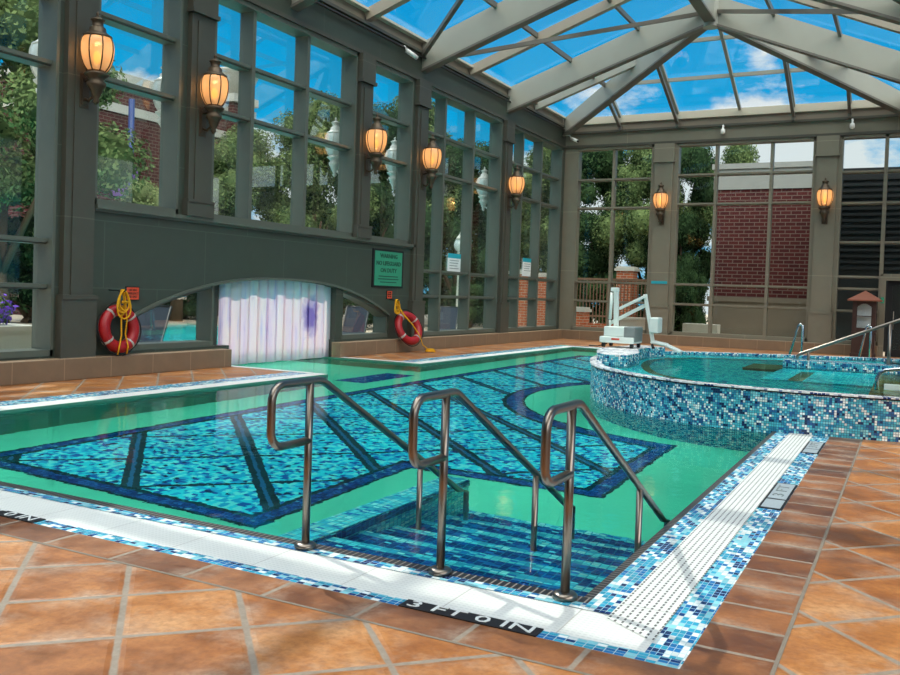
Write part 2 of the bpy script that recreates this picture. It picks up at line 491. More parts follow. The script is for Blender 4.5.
# ------------------------------------------------------------------ mesh building
class MB:
    def __init__(s):
        s.v = []
        s.f = []
        s.mi = []
        s.uv = {}
        s.sm = []
    def face(s, idx, mi=0, uv=None, smooth=False):
        s.f.append(tuple(idx))
        s.mi.append(mi)
        s.sm.append(smooth)
        if uv:
            s.uv[len(s.f) - 1] = uv
    def add(s, pts):
        b = len(s.v)
        s.v += [tuple(p) for p in pts]
        return b
    def box(s, x0, x1, y0, y1, z0, z1, mi=0):
        b = s.add([(x, y, z) for z in (z0, z1) for y in (y0, y1) for x in (x0, x1)])
        for q in ((0, 2, 3, 1), (4, 5, 7, 6), (0, 1, 5, 4), (2, 6, 7, 3), (0, 4, 6, 2), (1, 3, 7, 5)):
            s.face([b + i for i in q], mi)
        return s
    def bar(s, a, c, w, h, up=(0, 0, 1), mi=0):
        """box bar between two points; w sideways, h along up"""
        a, c = Vector(a), Vector(c)
        d = (c - a).normalized()
        r = d.cross(Vector(up))
        if r.length < 1e-6:
            r = Vector((1, 0, 0))
        r.normalize()
        u = r.cross(d).normalized()
        r *= w / 2
        u *= h / 2
        b = s.add([p + i * r + j * u for p in (a, c) for j in (-1, 1) for i in (-1, 1)])
        for q in ((0, 1, 3, 2), (4, 6, 7, 5), (0, 4, 5, 1), (2, 3, 7, 6), (0, 2, 6, 4), (1, 5, 7, 3)):
            s.face([b + i for i in q], mi)
        return s
    def tube(s, path, r, seg=10, caps=True, mi=0, closed=False):
        P = [Vector(p) for p in path]
        n = len(P)
        rings = []
        prev = None
        for i in range(n):
            if closed:
                d = (P[(i + 1) % n] - P[i - 1]).normalized()
            elif i == 0:
                d = (P[1] - P[0]).normalized()
            elif i == n - 1:
                d = (P[-1] - P[-2]).normalized()
            else:
                d = ((P[i + 1] - P[i]).normalized() + (P[i] - P[i - 1]).normalized()).normalized()
            if prev is None:
                u = d.orthogonal().normalized()
            else:
                u = prev - d * prev.dot(d)
                u = u.normalized() if u.length > 1e-6 else d.orthogonal().normalized()
            prev = u
            w = d.cross(u)
            rr = r[i] if isinstance(r, (list, tuple)) else r
            rings.append(s.add([P[i] + (u * math.cos(2 * PI * k / seg) + w * math.sin(2 * PI * k / seg)) * rr for k in range(seg)]))
        for i in range(n if closed else n - 1):
            a, b = rings[i], rings[(i + 1) % n]
            for k in range(seg):
                k2 = (k + 1) % seg
                s.face([a + k, a + k2, b + k2, b + k], mi, smooth=True)
        if caps and not closed:
            s.face([rings[0] + k for k in range(seg)][::-1], mi)
            s.face([rings[-1] + k for k in range(seg)], mi)
        return s
    def lathe(s, prof, c=(0, 0, 0), seg=24, mi=0, smooth=True):
        rings = []
        for r, z in prof:
            rings.append(s.add([(c[0] + r * math.cos(2 * PI * k / seg), c[1] + r * math.sin(2 * PI * k / seg), c[2] + z) for k in range(seg)]))
        for a, b in zip(rings, rings[1:]):
            for k in range(seg):
                k2 = (k + 1) % seg
                s.face([a + k, a + k2, b + k2, b + k], mi, smooth=smooth)
        if prof[0][0] > 1e-5:
            s.face([rings[0] + k for k in range(seg)][::-1], mi)
        if prof[-1][0] > 1e-5:
            s.face([rings[-1] + k for k in range(seg)], mi)
        return s
    def prism(s, poly, z0, z1, mi=0, top=None, side=None):
        n = len(poly)
        a = s.add([(p[0], p[1], z0) for p in poly])
        b = s.add([(p[0], p[1], z1) for p in poly])
        s.face([a + i for i in range(n)][::-1], mi)
        s.face([b + i for i in range(n)], mi if top is None else top)
        for i in range(n):
            j = (i + 1) % n
            s.face([a + i, a + j, b + j, b + i], mi if side is None else side)
        return s
    def sphere(s, c, r, seg=12, rings=8, sc=(1, 1, 1), mi=0):
        pr = [(math.sin(PI * i / rings), -math.cos(PI * i / rings)) for i in range(rings + 1)]
        b0 = len(s.v)
        s.lathe([(max(p[0], 1e-4) * r, p[1] * r) for p in pr], (0, 0, 0), seg, mi)
        for i in range(b0, len(s.v)):
            x, y, z = s.v[i]
            s.v[i] = (c[0] + x * sc[0], c[1] + y * sc[1], c[2] + z * sc[2])
        return s
    def xf(s, M):
        s.v = [tuple(M @ Vector(p)) for p in s.v]
        return s
    def build(s, name, mats, parent=None, org=(0, 0, 0), bevel=0.0):
        me = bpy.data.meshes.new(name)
        o = Vector(org)
        me.from_pydata([tuple(Vector(p) - o) for p in s.v], [], s.f)
        mats = mats if isinstance(mats, (list, tuple)) else [mats]
        for m in mats:
            me.materials.append(m)
        uvl = me.uv_layers.new(name='UVMap')
        for p in me.polygons:
            p.material_index = s.mi[p.index]
            p.use_smooth = s.sm[p.index]
            u = s.uv.get(p.index)
            n = p.normal
            for k, li in enumerate(p.loop_indices):
                if u:
                    uvl.data[li].uv = u[k]
                else:
                    c = s.v[me.loops[li].vertex_index]
                    if abs(n.z) >= max(abs(n.x), abs(n.y)):
                        uvl.data[li].uv = (c[0], c[1])
                    elif abs(n.x) > abs(n.y):
                        uvl.data[li].uv = (c[1], c[2])
                    else:
                        uvl.data[li].uv = (c[0], c[2])
        me.update()
        ob = bpy.data.objects.new(name, me)
        COL.objects.link(ob)
        ob.location = o
        if parent is not None:
            ob.parent = parent
            ob.location = o if parent.parent is not None else o - Vector(parent.location)
        if bevel:
            md = ob.modifiers.new('bevel', 'BEVEL')
            md.width = bevel
            md.segments = 2
            md.limit_method = 'ANGLE'
        return ob

def tag(o, label=None, cat=None, group=None, kind=None):
    if label: o['label'] = label
    if cat: o['category'] = cat
    if group: o['group'] = group
    if kind: o['kind'] = kind
    return o

def thing(name, loc, label, cat, group=None, rz=0.0):
    o = bpy.data.objects.new(name, None)
    COL.objects.link(o)
    o.location = loc
    o.rotation_euler = (0, 0, rz)
    o.empty_display_size = 0.2
    return tag(o, label, cat, group)

def struct_empty(name, loc):
    o = bpy.data.objects.new(name, None)
    COL.objects.link(o)
    o.location = loc
    o['kind'] = 'structure'
    return o

def struct(name, mb, mats, **k):
    o = mb.build(name, mats, **k)
    o['kind'] = 'structure'
    return o

def copy_tree(o, loc=None, label=None, group=None, rz=None, parent=None):
    c = o.copy()
    COL.objects.link(c)
    c.parent = parent
    if loc is not None: c.location = loc
    if rz is not None: c.rotation_euler = (0, 0, rz)
    if label: c['label'] = label
    if group: c['group'] = group
    for ch in list(o.children):
        copy_tree(ch, parent=c)
    return c

def text_mesh(name, body, size, mat, M, parent=None, extrude=0.002, width=None, spacing=1.0, bold=0.0):
    cu = bpy.data.curves.new(name, 'FONT')
    cu.body = body
    cu.size = size
    cu.extrude = extrude
    cu.offset = bold
    cu.align_x = 'CENTER'
    cu.align_y = 'CENTER'
    cu.space_line = spacing
    cu.resolution_u = 2
    ob = bpy.data.objects.new(name, cu)
    COL.objects.link(ob)
    bpy.context.view_layer.update()
    dg = bpy.context.evaluated_depsgraph_get()
    me = bpy.data.meshes.new_from_object(ob.evaluated_get(dg))
    bpy.data.objects.remove(ob)
    bpy.data.curves.remove(cu)
    if width:
        xs = [v.co.x for v in me.vertices]
        w = max(xs) - min(xs)
        for v in me.vertices:
            v.co.x *= width / w
    me.transform(M)
    me.materials.clear()
    me.materials.append(mat)
    o = bpy.data.objects.new(name, me)
    COL.objects.link(o)
    if parent is not None:
        o.parent = parent
        me.transform(Matrix.Translation(-Vector(parent.location)))
    return o

# ------------------------------------------------------------------ dimensions (metres)
WX = -6.93          # inner face of the left wall
GX = -7.28          # glass plane in the left wall
BY = 27.78          # inner face of the back wall
GY = 28.05
RX = 9.0            # right wall
FY = -9.0           # wall behind the camera
ZT = 7.32           # underside of the perimeter beam
ZE = 8.42           # edge of the roof glass
AX, AY, AZ = -0.47, 22.3, 10.7   # where the hips meet
REX = 4.83          # right edge of the glass roof
PX0, PX1 = -4.5, 3.67            # pool
PYE = 22.6
WZ = -0.035         # pool water level
PF = -1.5           # pool floor
NY0, NY1 = 9.14, 12.66           # channel out under the arch
SPAZ = 0.53

# ------------------------------------------------------------------ floor and trims
def rect_uv(mb, x0, x1, y0, y1, z, along='x', mi=0):
    b = mb.add([(x0, y0, z), (x1, y0, z), (x1, y1, z), (x0, y1, z)])
    if along == 'x':
        uv = [(x0, y0), (x1, y0), (x1, y1), (x0, y1)]
    else:
        uv = [(y0, x0), (y0, x1), (y1, x1), (y1, x0)]
    mb.face([b, b + 1, b + 2, b + 3], mi, uv)

fl = MB()
def slab(x0, x1, y0, y1, z1=0.0):
    fl.box(x0, x1, y0, y1, -2.0, z1)
slab(-6.93, RX, FY, -0.93)                 # in front of the pool
slab(4.69, RX, -0.93, BY)                  # right of the pool
slab(WX, -5.22, -0.93, NY0 - 0.012)                 # left deck, both sides of the channel
slab(WX, -5.22, NY1 + 0.012, BY)
slab(-5.22, 4.69, PYE + 0.7, BY)            # far deck
struct('floor', fl, TILE)

t1 = MB()      # border course of clay tiles: near edge
rect_uv(t1, -6.9, 4.69, -0.93, -0.66, 0.0, 'x')
o = struct('trim_1', t1, TILEROWNEAR)
t2 = MB()
rect_uv(t2, 4.33, 4.69, -0.66, 7.6, 0.0, 'y')
struct('trim_2', t2, TILEROW)

GROUT = plain('grout', srgb(132, 120, 106), 0.8, 0, 0.2, 0.15, 20)
t3 = MB()
rect_uv(t3, 4.682, 4.702, -0.945, 7.6, 0.002, 'y')
rect_uv(t3, -6.9, 4.69, -0.94, -0.92, 0.002, 'x')
struct('trim_13', t3, GROUT)
# substructure under the trims (pool surround)
sub = MB()
sub.box(-6.93, 4.69, -0.92, -0.012, -2.0, -0.004)
sub.box(3.682, 4.68, 0.0, 7.8, -2.0, -0.004)
sub.box(-5.21, -4.512, 0.0, NY0 - 0.012, -2.0, -0.004)
sub.box(-5.21, -4.512, NY1 + 0.012, PYE + 0.69, -2.0, -0.004)
sub.box(-4.5, 4.68, PYE + 0.012, PYE + 0.69, -2.0, -0.004)
struct('pool_surround', sub, PLASTER)

mz = MB()      # mosaic strips
rect_uv(mz, -5.4, 4.33, -0.66, -0.56, 0.0, 'x')
rect_uv(mz, -5.0, 3.72, -0.19, -0.09, 0.0, 'x')
rect_uv(mz, 3.72, 3.87, -0.19, 7.6, 0.0, 'y')
rect_uv(mz, 4.15, 4.33, -0.56, 7.6, 0.0, 'y')
rect_uv(mz, -5.22, -4.82, -0.56, NY0 - 0.0, 0.0, 'y')
rect_uv(mz, -5.22, -4.82, NY1, PYE + 0.5, 0.0, 'y')
rect_uv(mz, -4.82, 4.6, PYE + 0.35, PYE + 0.7, 0.0, 'x')
struct('trim_3', mz, MOS_EDGE)

gn = MB()      # white overflow gratings
rect_uv(gn, -5.0, 4.15, -0.56, -0.18, 0.0, 'x')
struct('trim_4', gn, GRATENEAR)
gr = MB()
b = gr.add([(3.87, -0.24, 0.003), (4.15, -0.42, 0.003), (4.15, 7.6, 0.003), (3.87, 7.6, 0.003)])
gr.face([b, b + 1, b + 2, b + 3], 0, [(-0.24, 3.87), (-0.42, 4.15), (7.6, 4.15), (7.6, 3.87)])
struct('trim_5', gr, GRATE)
gl = MB()
rect_uv(gl, -4.82, -4.5, -0.18, NY0, 0.0, 'y')
rect_uv(gl, -4.82, -4.5, NY1, PYE + 0.35, 0.0, 'y')
rect_uv(gl, -4.5, 4.6, PYE, PYE + 0.35, 0.0, 'x')
rect_uv(gl, -6.93, -4.82, NY0 - 0.2, NY0 + 0.0, 0.004, 'x')
rect_uv(gl, -6.93, -4.82, NY1, NY1 + 0.2, 0.004, 'x')
struct('trim_6', gl, GRATEPLAIN)
dr = MB()      # dark slotted edge next to the water
rect_uv(dr, -4.5, 3.72, -0.09, 0.0, 0.0, 'x')
rect_uv(dr, 3.67, 3.72, 0.0, 7.6, 0.0, 'y')
struct('trim_7', dr, DRAIN)

# ------------------------------------------------------------------ pool basin
pb = MB()
def wallq(x0, y0, x1, y1, z0, z1, mi=0):
    b = pb.add([(x0, y0, z0), (x1, y1, z0), (x1, y1, z1), (x0, y0, z1)])
    pb.face([b, b + 1, b + 2, b + 3], mi)
b = pb.add([(PX0, 0, PF), (PX1 + 2.0, 0, PF), (PX1 + 2.0, PYE, PF), (PX0, PYE, PF)])
pb.face([b, b + 1, b + 2, b + 3], 0)
b = pb.add([(-8.6, NY0, PF), (PX0, NY0, PF), (PX0, NY1, PF), (-8.6, NY1, PF)])
pb.face([b, b + 1, b + 2, b + 3], 0)
zt = -0.006
wallq(PX1, 0, PX0, 0, PF, zt)
wallq(PX0, 0, PX0, NY0, PF, zt)
wallq(PX0, NY0, -8.6, NY0, PF, zt)
wallq(-8.6, NY1, PX0, NY1, PF, zt)
wallq(PX0, NY1, PX0, PYE, PF, zt)
wallq(PX0, PYE, PX1 + 2, PYE, PF, zt)
wallq(PX1, 7.6, PX1, 0, PF, zt)
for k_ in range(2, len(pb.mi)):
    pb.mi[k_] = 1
struct('pool_basin', pb, [PLASTER, POOLWALLSHADE])

# floor pattern: field with grid lines, blue band and dark edging
def arc_pts(cx, cy, R, xend, n=40):
    a0 = math.asin(max(-1, min(1, (xend - cx) / R)))
    A = math.acos((xend - cx) / R)
    return [(cx + R * math.cos(2 * PI - A - (2 * PI - 2 * A) * i / n), cy + R * math.sin(2 * PI - A - (2 * PI - 2 * A) * i / n)) for i in range(n + 1)]
RC = (3.2, 11.3)
def outline(off, R):
    xr = 2.52 - off
    xl = -3.66 + off
    y0 = 1.34 + off
    yt = 20.9 - off
    A = arc_pts(RC[0], RC[1], R, xr)
    return [(xl, y0), (0.32 - off, y0), (0.32 - off, 3.95 + off), (xr, 3.95 + off)] + A + [(xr, yt), (xl, yt)]
fp = MB()
z = PF + 0.004
outer, mid, inn = outline(0, 4.25), outline(0.05, 4.30), outline(0.21, 4.56)
inn2 = outline(0.28, 4.64)
n = len(outer)
def strip(A, B, mi):
    a = fp.add([(p[0], p[1], z) for p in A])
    c = fp.add([(p[0], p[1], z) for p in B])
    for i in range(n):
        j = (i + 1) % n
        fp.face([a + i, a + j, c + j, c + i], mi)
strip(outer, mid, 2)
strip(mid, inn, 1)
strip(inn, inn2, 2)
inn = inn2
# the field as quads fanned by rows so that no polygon is badly concave
xl, xr = inn[0][0], inn[3][0]
y0, y1 = inn[0][1], inn[2][1]
def quad(p):
    b = fp.add([(q[0], q[1], z) for q in p])
    fp.face([b + i for i in range(len(p))], 0)
quad([(xl, y0), (inn[1][0], y0), (inn[1][0], y1), (xl, y1)])
arc = inn[4:-2]
ys = [p[1] for p in arc]
quad([(xl, y1), (xr, y1), (xr, arc[0][1]), (xl, arc[0][1])])
for p, q in zip(arc, arc[1:]):
    quad([(xl, p[1]), (p[0], p[1]), (q[0], q[1]), (xl, q[1])])
quad([(xl, arc[-1][1]), (xr, arc[-1][1]), (xr, inn[-1][1]), (xl, inn[-1][1])])
# a dark crossing figure on the floor of the channel
quad2 = fp.add([(-4.9, 9.9, z), (-4.2, 9.9, z), (-4.2, 11.9, z), (-4.9, 11.9, z)])
fp.face([quad2 + i for i in range(4)], 1)
struct('pool_floor_mosaic', fp, [FIELD, MOS_BAND, MOS_LINE])

# entry steps
st = MB()
SX0, SX1 = 1.72, PX1
tread = 0.43
for i in range(6):
    ztop = -0.2 - 0.2 * i
    ya, yb = (0.0 if i == 0 else tread * i), tread * (i + 1)
    st.box(SX0, SX1 + 0.01, ya, yb - 0.09, PF - 0.1, ztop, 0)
    st.box(SX0, SX1 + 0.01, yb - 0.09, yb, PF - 0.1, ztop, 1)
struct('pool_steps', st, [MOS_STEP, MOS_NOSE])
ck = MB()
ck.box(1.47, 1.72, 0.0, 2.55, PF - 0.1, -0.12, 0)
ck.box(1.721, 1.735, 0.0, 2.54, -0.34, -0.16, 1)
struct('pool_step_cheek_wall', ck, [MOS_NOSE, MOS_STEP])

# pool water (one surface; the spa stands in it)
wt = MB()
b = wt.add([(PX0, 0, WZ), (PX1, 0, WZ), (PX1, 7.4, WZ), (5.2, 7.4, WZ), (5.2, PYE, WZ), (PX0, PYE, WZ), (PX0, NY1, WZ), (-8.6, NY1, WZ), (-8.6, NY0, WZ), (PX0, NY0, WZ)])
wt.face([b + 0, b + 1, b + 2, b + 9])
wt.v += []
b2 = wt.add([(PX0, 7.4, WZ)])
wt.f.pop(); wt.mi.pop(); wt.sm.pop()
for poly in ([(PX0, 0), (PX1, 0), (PX1, 7.4), (PX0, 7.4)], [(PX0, 7.4), (5.2, 7.4), (5.2, PYE), (PX0, PYE)], [(-8.6, NY0), (PX0, NY0), (PX0, NY1), (-8.6, NY1)]):
    q = wt.add([(p[0], p[1], WZ) for p in poly])
    wt.face([q + i for i in range(4)])
struct('pool_water', wt, WATER)

# ------------------------------------------------------------------ spa
def catmull(pts, k=10, closed=True):
    out_ = []
    n = len(pts)
    for i in range(n if closed else n - 1):
        p0, p1, p2, p3 = [Vector(pts[(i + j - 1) % n]) for j in range(4)]
        for s_ in range(k):
            t = s_ / k
            out_.append(0.5 * ((2 * p1) + (p2 - p0) * t + (2 * p0 - 5 * p1 + 4 * p2 - p3) * t * t + (3 * p1 - p0 - 3 * p2 + p3) * t ** 3))
    return out_
spa_ctrl = [(0.34, 10.0), (0.78, 8.95), (1.42, 8.15), (2.35, 7.48), (3.3, 7.25), (4.4, 7.25), (5.4, 7.45), (6.5, 8.1), (7.3, 9.4), (7.7, 11.4), (7.3, 14.2), (6.3, 16.0), (4.9, 16.6), (3.2, 15.9), (1.9, 15.2), (0.8, 14.5), (0.08, 13.5), (-0.12, 12.3), (0.06, 11.0)]
SPA = [(p.x, p.y) for p in catmull([(a, b_, 0) for a, b_ in spa_ctrl], 8)]
def offset_poly(P, d):
    n = len(P)
    r = []
    for i in range(n):
        a, c = Vector(P[i - 1]), Vector(P[(i + 1) % n])
        t = (c - a).normalized()
        r.append((P[i][0] - t.y * d, P[i][1] + t.x * d))
    return r
sp = MB()
SIN = offset_poly(SPA, 0.16)
nS = len(SPA)
cum = [0.0]
for i in range(nS):
    cum.append(cum[-1] + (Vector(SPA[(i + 1) % nS]) - Vector(SPA[i])).length)
def ringwall(P, z0, z1, mi, flip=False):
    for i in range(nS):
        j = (i + 1) % nS
        b = sp.add([(P[i][0], P[i][1], z0), (P[j][0], P[j][1], z0), (P[j][0], P[j][1], z1), (P[i][0], P[i][1], z1)])
        f = [b, b + 1, b + 2, b + 3]
        uv = [(cum[i], z0), (cum[i + 1], z0), (cum[i + 1], z1), (cum[i], z1)]
        if flip:
            f, uv = f[::-1], uv[::-1]
        sp.face(f, mi, uv, True)
LIP = offset_poly(SPA, -0.025)
ringwall(SPA, PF - 0.05, SPAZ - 0.04, 0)
ringwall(SPA, SPAZ - 0.04, SPAZ - 0.018, 2)
ringwall(LIP, SPAZ - 0.018, SPAZ, 1)
ringwall(SIN, -0.5, SPAZ, 0, True)
for i in range(nS):
    j = (i + 1) % nS
    for A, B, zz in ((LIP, SIN, SPAZ),):
        b = sp.add([(A[i][0], A[i][1], zz), (A[j][0], A[j][1], zz), (B[j][0], B[j][1], zz), (B[i][0], B[i][1], zz)])
        sp.face([b, b + 1, b + 2, b + 3], 1, [(cum[i], 0), (cum[i + 1], 0), (cum[i + 1], 0.18), (cum[i], 0.18)])
# floor, bench and bench edge inside
b = sp.add([(p[0], p[1], -0.45) for p in SIN])
sp.face([b + i for i in range(nS)], 3)
BE0, BE1 = offset_poly(SPA, 0.85), offset_poly(SPA, 1.0)
def flat(A, B, zz, mi):
    for i in range(nS):
        j = (i + 1) % nS
        b = sp.add([(A[i][0], A[i][1], zz), (A[j][0], A[j][1], zz), (B[j][0], B[j][1], zz), (B[i][0], B[i][1], zz)])
        sp.face([b, b + 1, b + 2, b + 3], mi)
flat(SIN, BE0, 0.0, 3)
flat(BE0, BE1, 0.0, 4)
ringwall(BE1, -0.45, 0.0, 3, True)
struct('spa_basin', sp, [MOS_SPA, MOS_RIM, DARK, SPAFLOOR, OLIVE])
sw = MB()
b = sw.add([(p[0], p[1], SPAZ - 0.045) for p in SIN])
sw.face([b + i for i in range(nS)])
struct('spa_water', sw, SPAWATER)
# raised entry block with steps inside the spa
eb = MB()
eb.box(3.12, 6.6, 12.5, 13.15, -0.45, 0.60, 0)
eb.box(3.12, 6.6, 13.15, 13.8, -0.45, 0.55, 0)
struct('spa_entry_block', eb, MOS_SPA)
sb = MB()
sb.box(2.55, 3.12, 11.7, 13.0, -0.45, 0.25, 0)
sb.box(3.12, 5.0, 9.9, 12.5, -0.45, -0.02, 1)
sb.box(3.5, 3.72, 9.9, 11.9, -0.02, 0.0, 0)
struct('spa_submerged_steps', sb, [OLIVE, SPAFLOOR])
# lift platform block at the far left of the spa
lp = MB()
pp = [(0.10, 11.0), (0.37, 10.2), (0.62, 9.85), (0.98, 9.95), (0.92, 10.9), (0.62, 11.9), (0.60, 12.7), (0.78, 13.3), (0.16, 13.55), (-0.08, 12.3)]
lp.prism(pp, PF - 0.05, 0.66, 0, top=1)
struct('lift_platform', lp, [MOS_SPA, MOS_RIM])

# ------------------------------------------------------------------ walls
WO = -7.4
def arch_z(y):
    d = abs(y - 10.87) / 4.32
    return 1.75 - 0.80 * min(1.0, d) ** 2.4
wl = MB()
wl.box(WO, WX, FY, BY + 0.5, ZT, 8.05)                     # perimeter beam
PIERS = [(-0.85, -0.15), (5.03, 5.76), (7.65, 8.5), (13.4, 14.05), (16.1, 16.88), (21.93, 22.66), (27.5, 28.2)]
for a, c in PIERS:
    wl.box(WO, WX, a, c, 2.84 if 5.0 < a < 16.5 else 0.40, ZT)
wl.box(WO, WX, FY, -6.9, -0.3, ZT)
wl.box(WO, WX, -6.9, 5.03, -0.3, 0.40)                     # upstands under the tall windows
wl.box(WO, WX, 16.88, 28.2, -0.3, 0.40)
wl.box(WO, WX, 5.03, NY0 - 0.0, -0.3, 0.40)
wl.box(WO, WX, NY1 + 0.14, 16.88, -0.3, 0.40)
A0, A1 = 6.55, 15.19
wl.box(WO, WX, 5.03, A0, 0.40, 2.84)
wl.box(WO, WX, A1, 16.88, 0.40, 2.84)
N = 48
ysq = [A0 + (A1 - A0) * i / N for i in range(N + 1)]
for ya, yb in zip(ysq, ysq[1:]):
    za, zb = arch_z(ya), arch_z(yb)
    b = wl.add([(WX, ya, za), (WX, yb, zb), (WX, yb, 2.84), (WX, ya, 2.84), (WO, ya, za), (WO, yb, zb), (WO, yb, 2.84), (WO, ya, 2.84)])
    wl.face([b, b + 1, b + 2, b + 3])
    wl.face([b + 4, b + 7, b + 6, b + 5])
    wl.face([b, b + 4, b + 5, b + 1])
    wl.face([b + 3, b + 2, b + 6, b + 7])
# posts either side of the curtain
for a, c, xf_ in ((8.70, 9.02, GX + 0.14), (12.83, 13.12, WX - 0.02)):
    wl.box(WO, xf_, a, c, -0.3, arch_z((a + c) / 2) + 0.06)
struct('wall_left', wl, WALL)

# arch moulding
am = MB()
prev = None
for y in ysq:
    zz = arch_z(y)
    if prev:
        am.bar((WX + 0.012, prev[0], prev[1] + 0.025), (WX + 0.012, y, zz + 0.025), 0.05, 0.07, up=(1, 0, 0))
    prev = (y, zz)
struct('trim_8', am, PAINT)
sl = MB()
sl.box(WX - 0.05, WX + 0.1, 5.76, 16.6, 2.80, 2.87)
sl.box(WX - 0.05, WX + 0.05, 5.76, 16.6, 2.76, 2.80)
struct('trim_9', sl, PAINT)

# beam mouldings, gutter shelf and curb up to the roof glass
bm_ = MB()
bm_.box(WX, WX + 0.06, FY, BY, ZT - 0.02, ZT + 0.07)
bm_.box(WX - 0.4, WX + 0.10, FY, BY, 8.03, 8.10)
bm_.box(-7.4, REX, BY - 0.06, BY, ZT - 0.02, ZT + 0.07)
bm_.box(-7.4, REX + 0.4, BY - 0.10, BY + 0.3, 7.82, 7.90)
struct('trim_10', bm_, PILASTER)
cb = MB()
cb.box(WX - 0.4, WX - 0.02, FY, BY + 0.5, 8.10, 8.36)
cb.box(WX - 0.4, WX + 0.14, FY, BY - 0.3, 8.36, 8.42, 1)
cb.box(-7.3, REX, BY - 0.02, BY + 0.4, 7.90, 8.30)
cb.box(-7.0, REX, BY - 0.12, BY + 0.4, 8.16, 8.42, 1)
struct('trim_11', cb, [CURB, CURBSUN])
cp = MB()
cp.tube([(WX + 0.11, FY, 7.93), (WX + 0.11, BY - 0.2, 7.93)], 0.03, 8)
struct('trim_12', cp, CONDUIT)

wb = MB()
wb.box(-7.4, RX + 0.3, BY, BY + 0.45, ZT, 7.85)
for a, c in ((-7.4, -6.42), (-3.5, -2.62), (2.02, 2.84), (8.7, 9.3)):
    wb.box(a, c, BY, BY + 0.45, -0.3, ZT)
wb.box(-6.42, 4.2, BY, BY + 0.45, -0.3, 0.40)
struct('wall_back', wb, BACKPAINT)

wr = MB()
wr.box(RX, RX + 0.4, FY - 0.4, BY + 0.5, 0.0, 0.9)
wr.box(RX, RX + 0.4, FY - 0.4, BY + 0.5, 6.6, ZT)
for k in range(8):
    yy = FY + k * 5.2
    wr.box(RX, RX + 0.4, yy, yy + 0.7, 0.9, 6.6)
struct('wall_right', wr, WALL)
wf = MB()
wf.box(-7.4, RX + 0.4, FY - 0.4, FY, 0.0, 8.05)
struct('wall_front', wf, WALL)
# beam and flat ceiling on the right of the glass roof
rb = MB()
rb.box(REX, REX + 0.45, FY, BY, ZT, 8.42)
struct('roof_beam', rb, BEAM)
for k, yy in enumerate((19.4, -6.2)):
    pc = MB()
    pc.box(5.5, 5.95, yy, yy + 0.45, 0.0, ZT)
    struct('column', pc, PILASTER)
ce = MB()
ce.box(REX + 0.45, RX + 0.4, FY - 0.4, BY + 0.5, ZT, ZT + 0.25)
struct('ceiling', ce, CEIL)

# pilasters
def pilaster_x(y0, y1, z0=0.34):
    p = MB()
    p.box(WX - 0.01, WX + 0.10, y0 + 0.02, y1 - 0.02, z0, ZT - 0.02)
    p.box(WX - 0.01, WX + 0.15, y0 - 0.03, y1 + 0.03, z0, z0 + (0.95 if z0 < 1 else 0.26))
    p.box(WX - 0.01, WX + 0.17, y0 - 0.03, y1 + 0.03, z0 + (0.95 if z0 < 1 else 0.26), z0 + (1.02 if z0 < 1 else 0.31))
    p.box(WX - 0.01, WX + 0.14, y0 - 0.01, y1 + 0.01, 6.62, ZT - 0.02)
    p.box(WX - 0.01, WX + 0.18, y0 - 0.03, y1 + 0.03, 6.62, 6.70)
    p.box(WX - 0.01, WX + 0.125, (y0 + y1) / 2 - 0.16, (y0 + y1) / 2 + 0.16, z0, 6.5)
    struct('pilaster', p, PILASTER)
pilaster_x(-0.80, -0.2)
pilaster_x(5.10, 5.72)
pilaster_x(7.78, 8.42, 2.87)
pilaster_x(13.43, 14.0, 2.87)
pilaster_x(16.2, 16.82)
pilaster_x(22.0, 22.6)
def pilaster_y(x0, x1):
    p = MB()
    p.box(x0 + 0.02, x1 - 0.02, BY - 0.10, BY + 0.01, 0.34, ZT - 0.02)
    p.box(x0 - 0.03, x1 + 0.03, BY - 0.15, BY + 0.01, 0.34, 1.33)
    p.box(x0 - 0.03, x1 + 0.03, BY - 0.17, BY + 0.01, 1.33, 1.40)
    p.box(x0 - 0.01, x1 + 0.01, BY - 0.14, BY + 0.01, 6.62, ZT - 0.02)
    p.box(x0 - 0.04, x1 + 0.04, BY - 0.18, BY + 0.01, 6.62, 6.70)
    struct('pilaster', p, BACKPAINT)
pilaster_y(-3.42, -2.72)
pilaster_y(2.08, 2.76)

# stone ledge
lg = MB()
lg.box(WX - 0.01, -6.675, FY, NY0 - 0.2, 0.0, 0.345)
lg.box(WX - 0.01, -6.675, NY1 + 0.02, BY, 0.0, 0.345)
lg.box(-6.68, 4.2, BY - 0.27, BY, 0.0, 0.345)
struct('stone_ledge', lg, STONE, bevel=0.012)

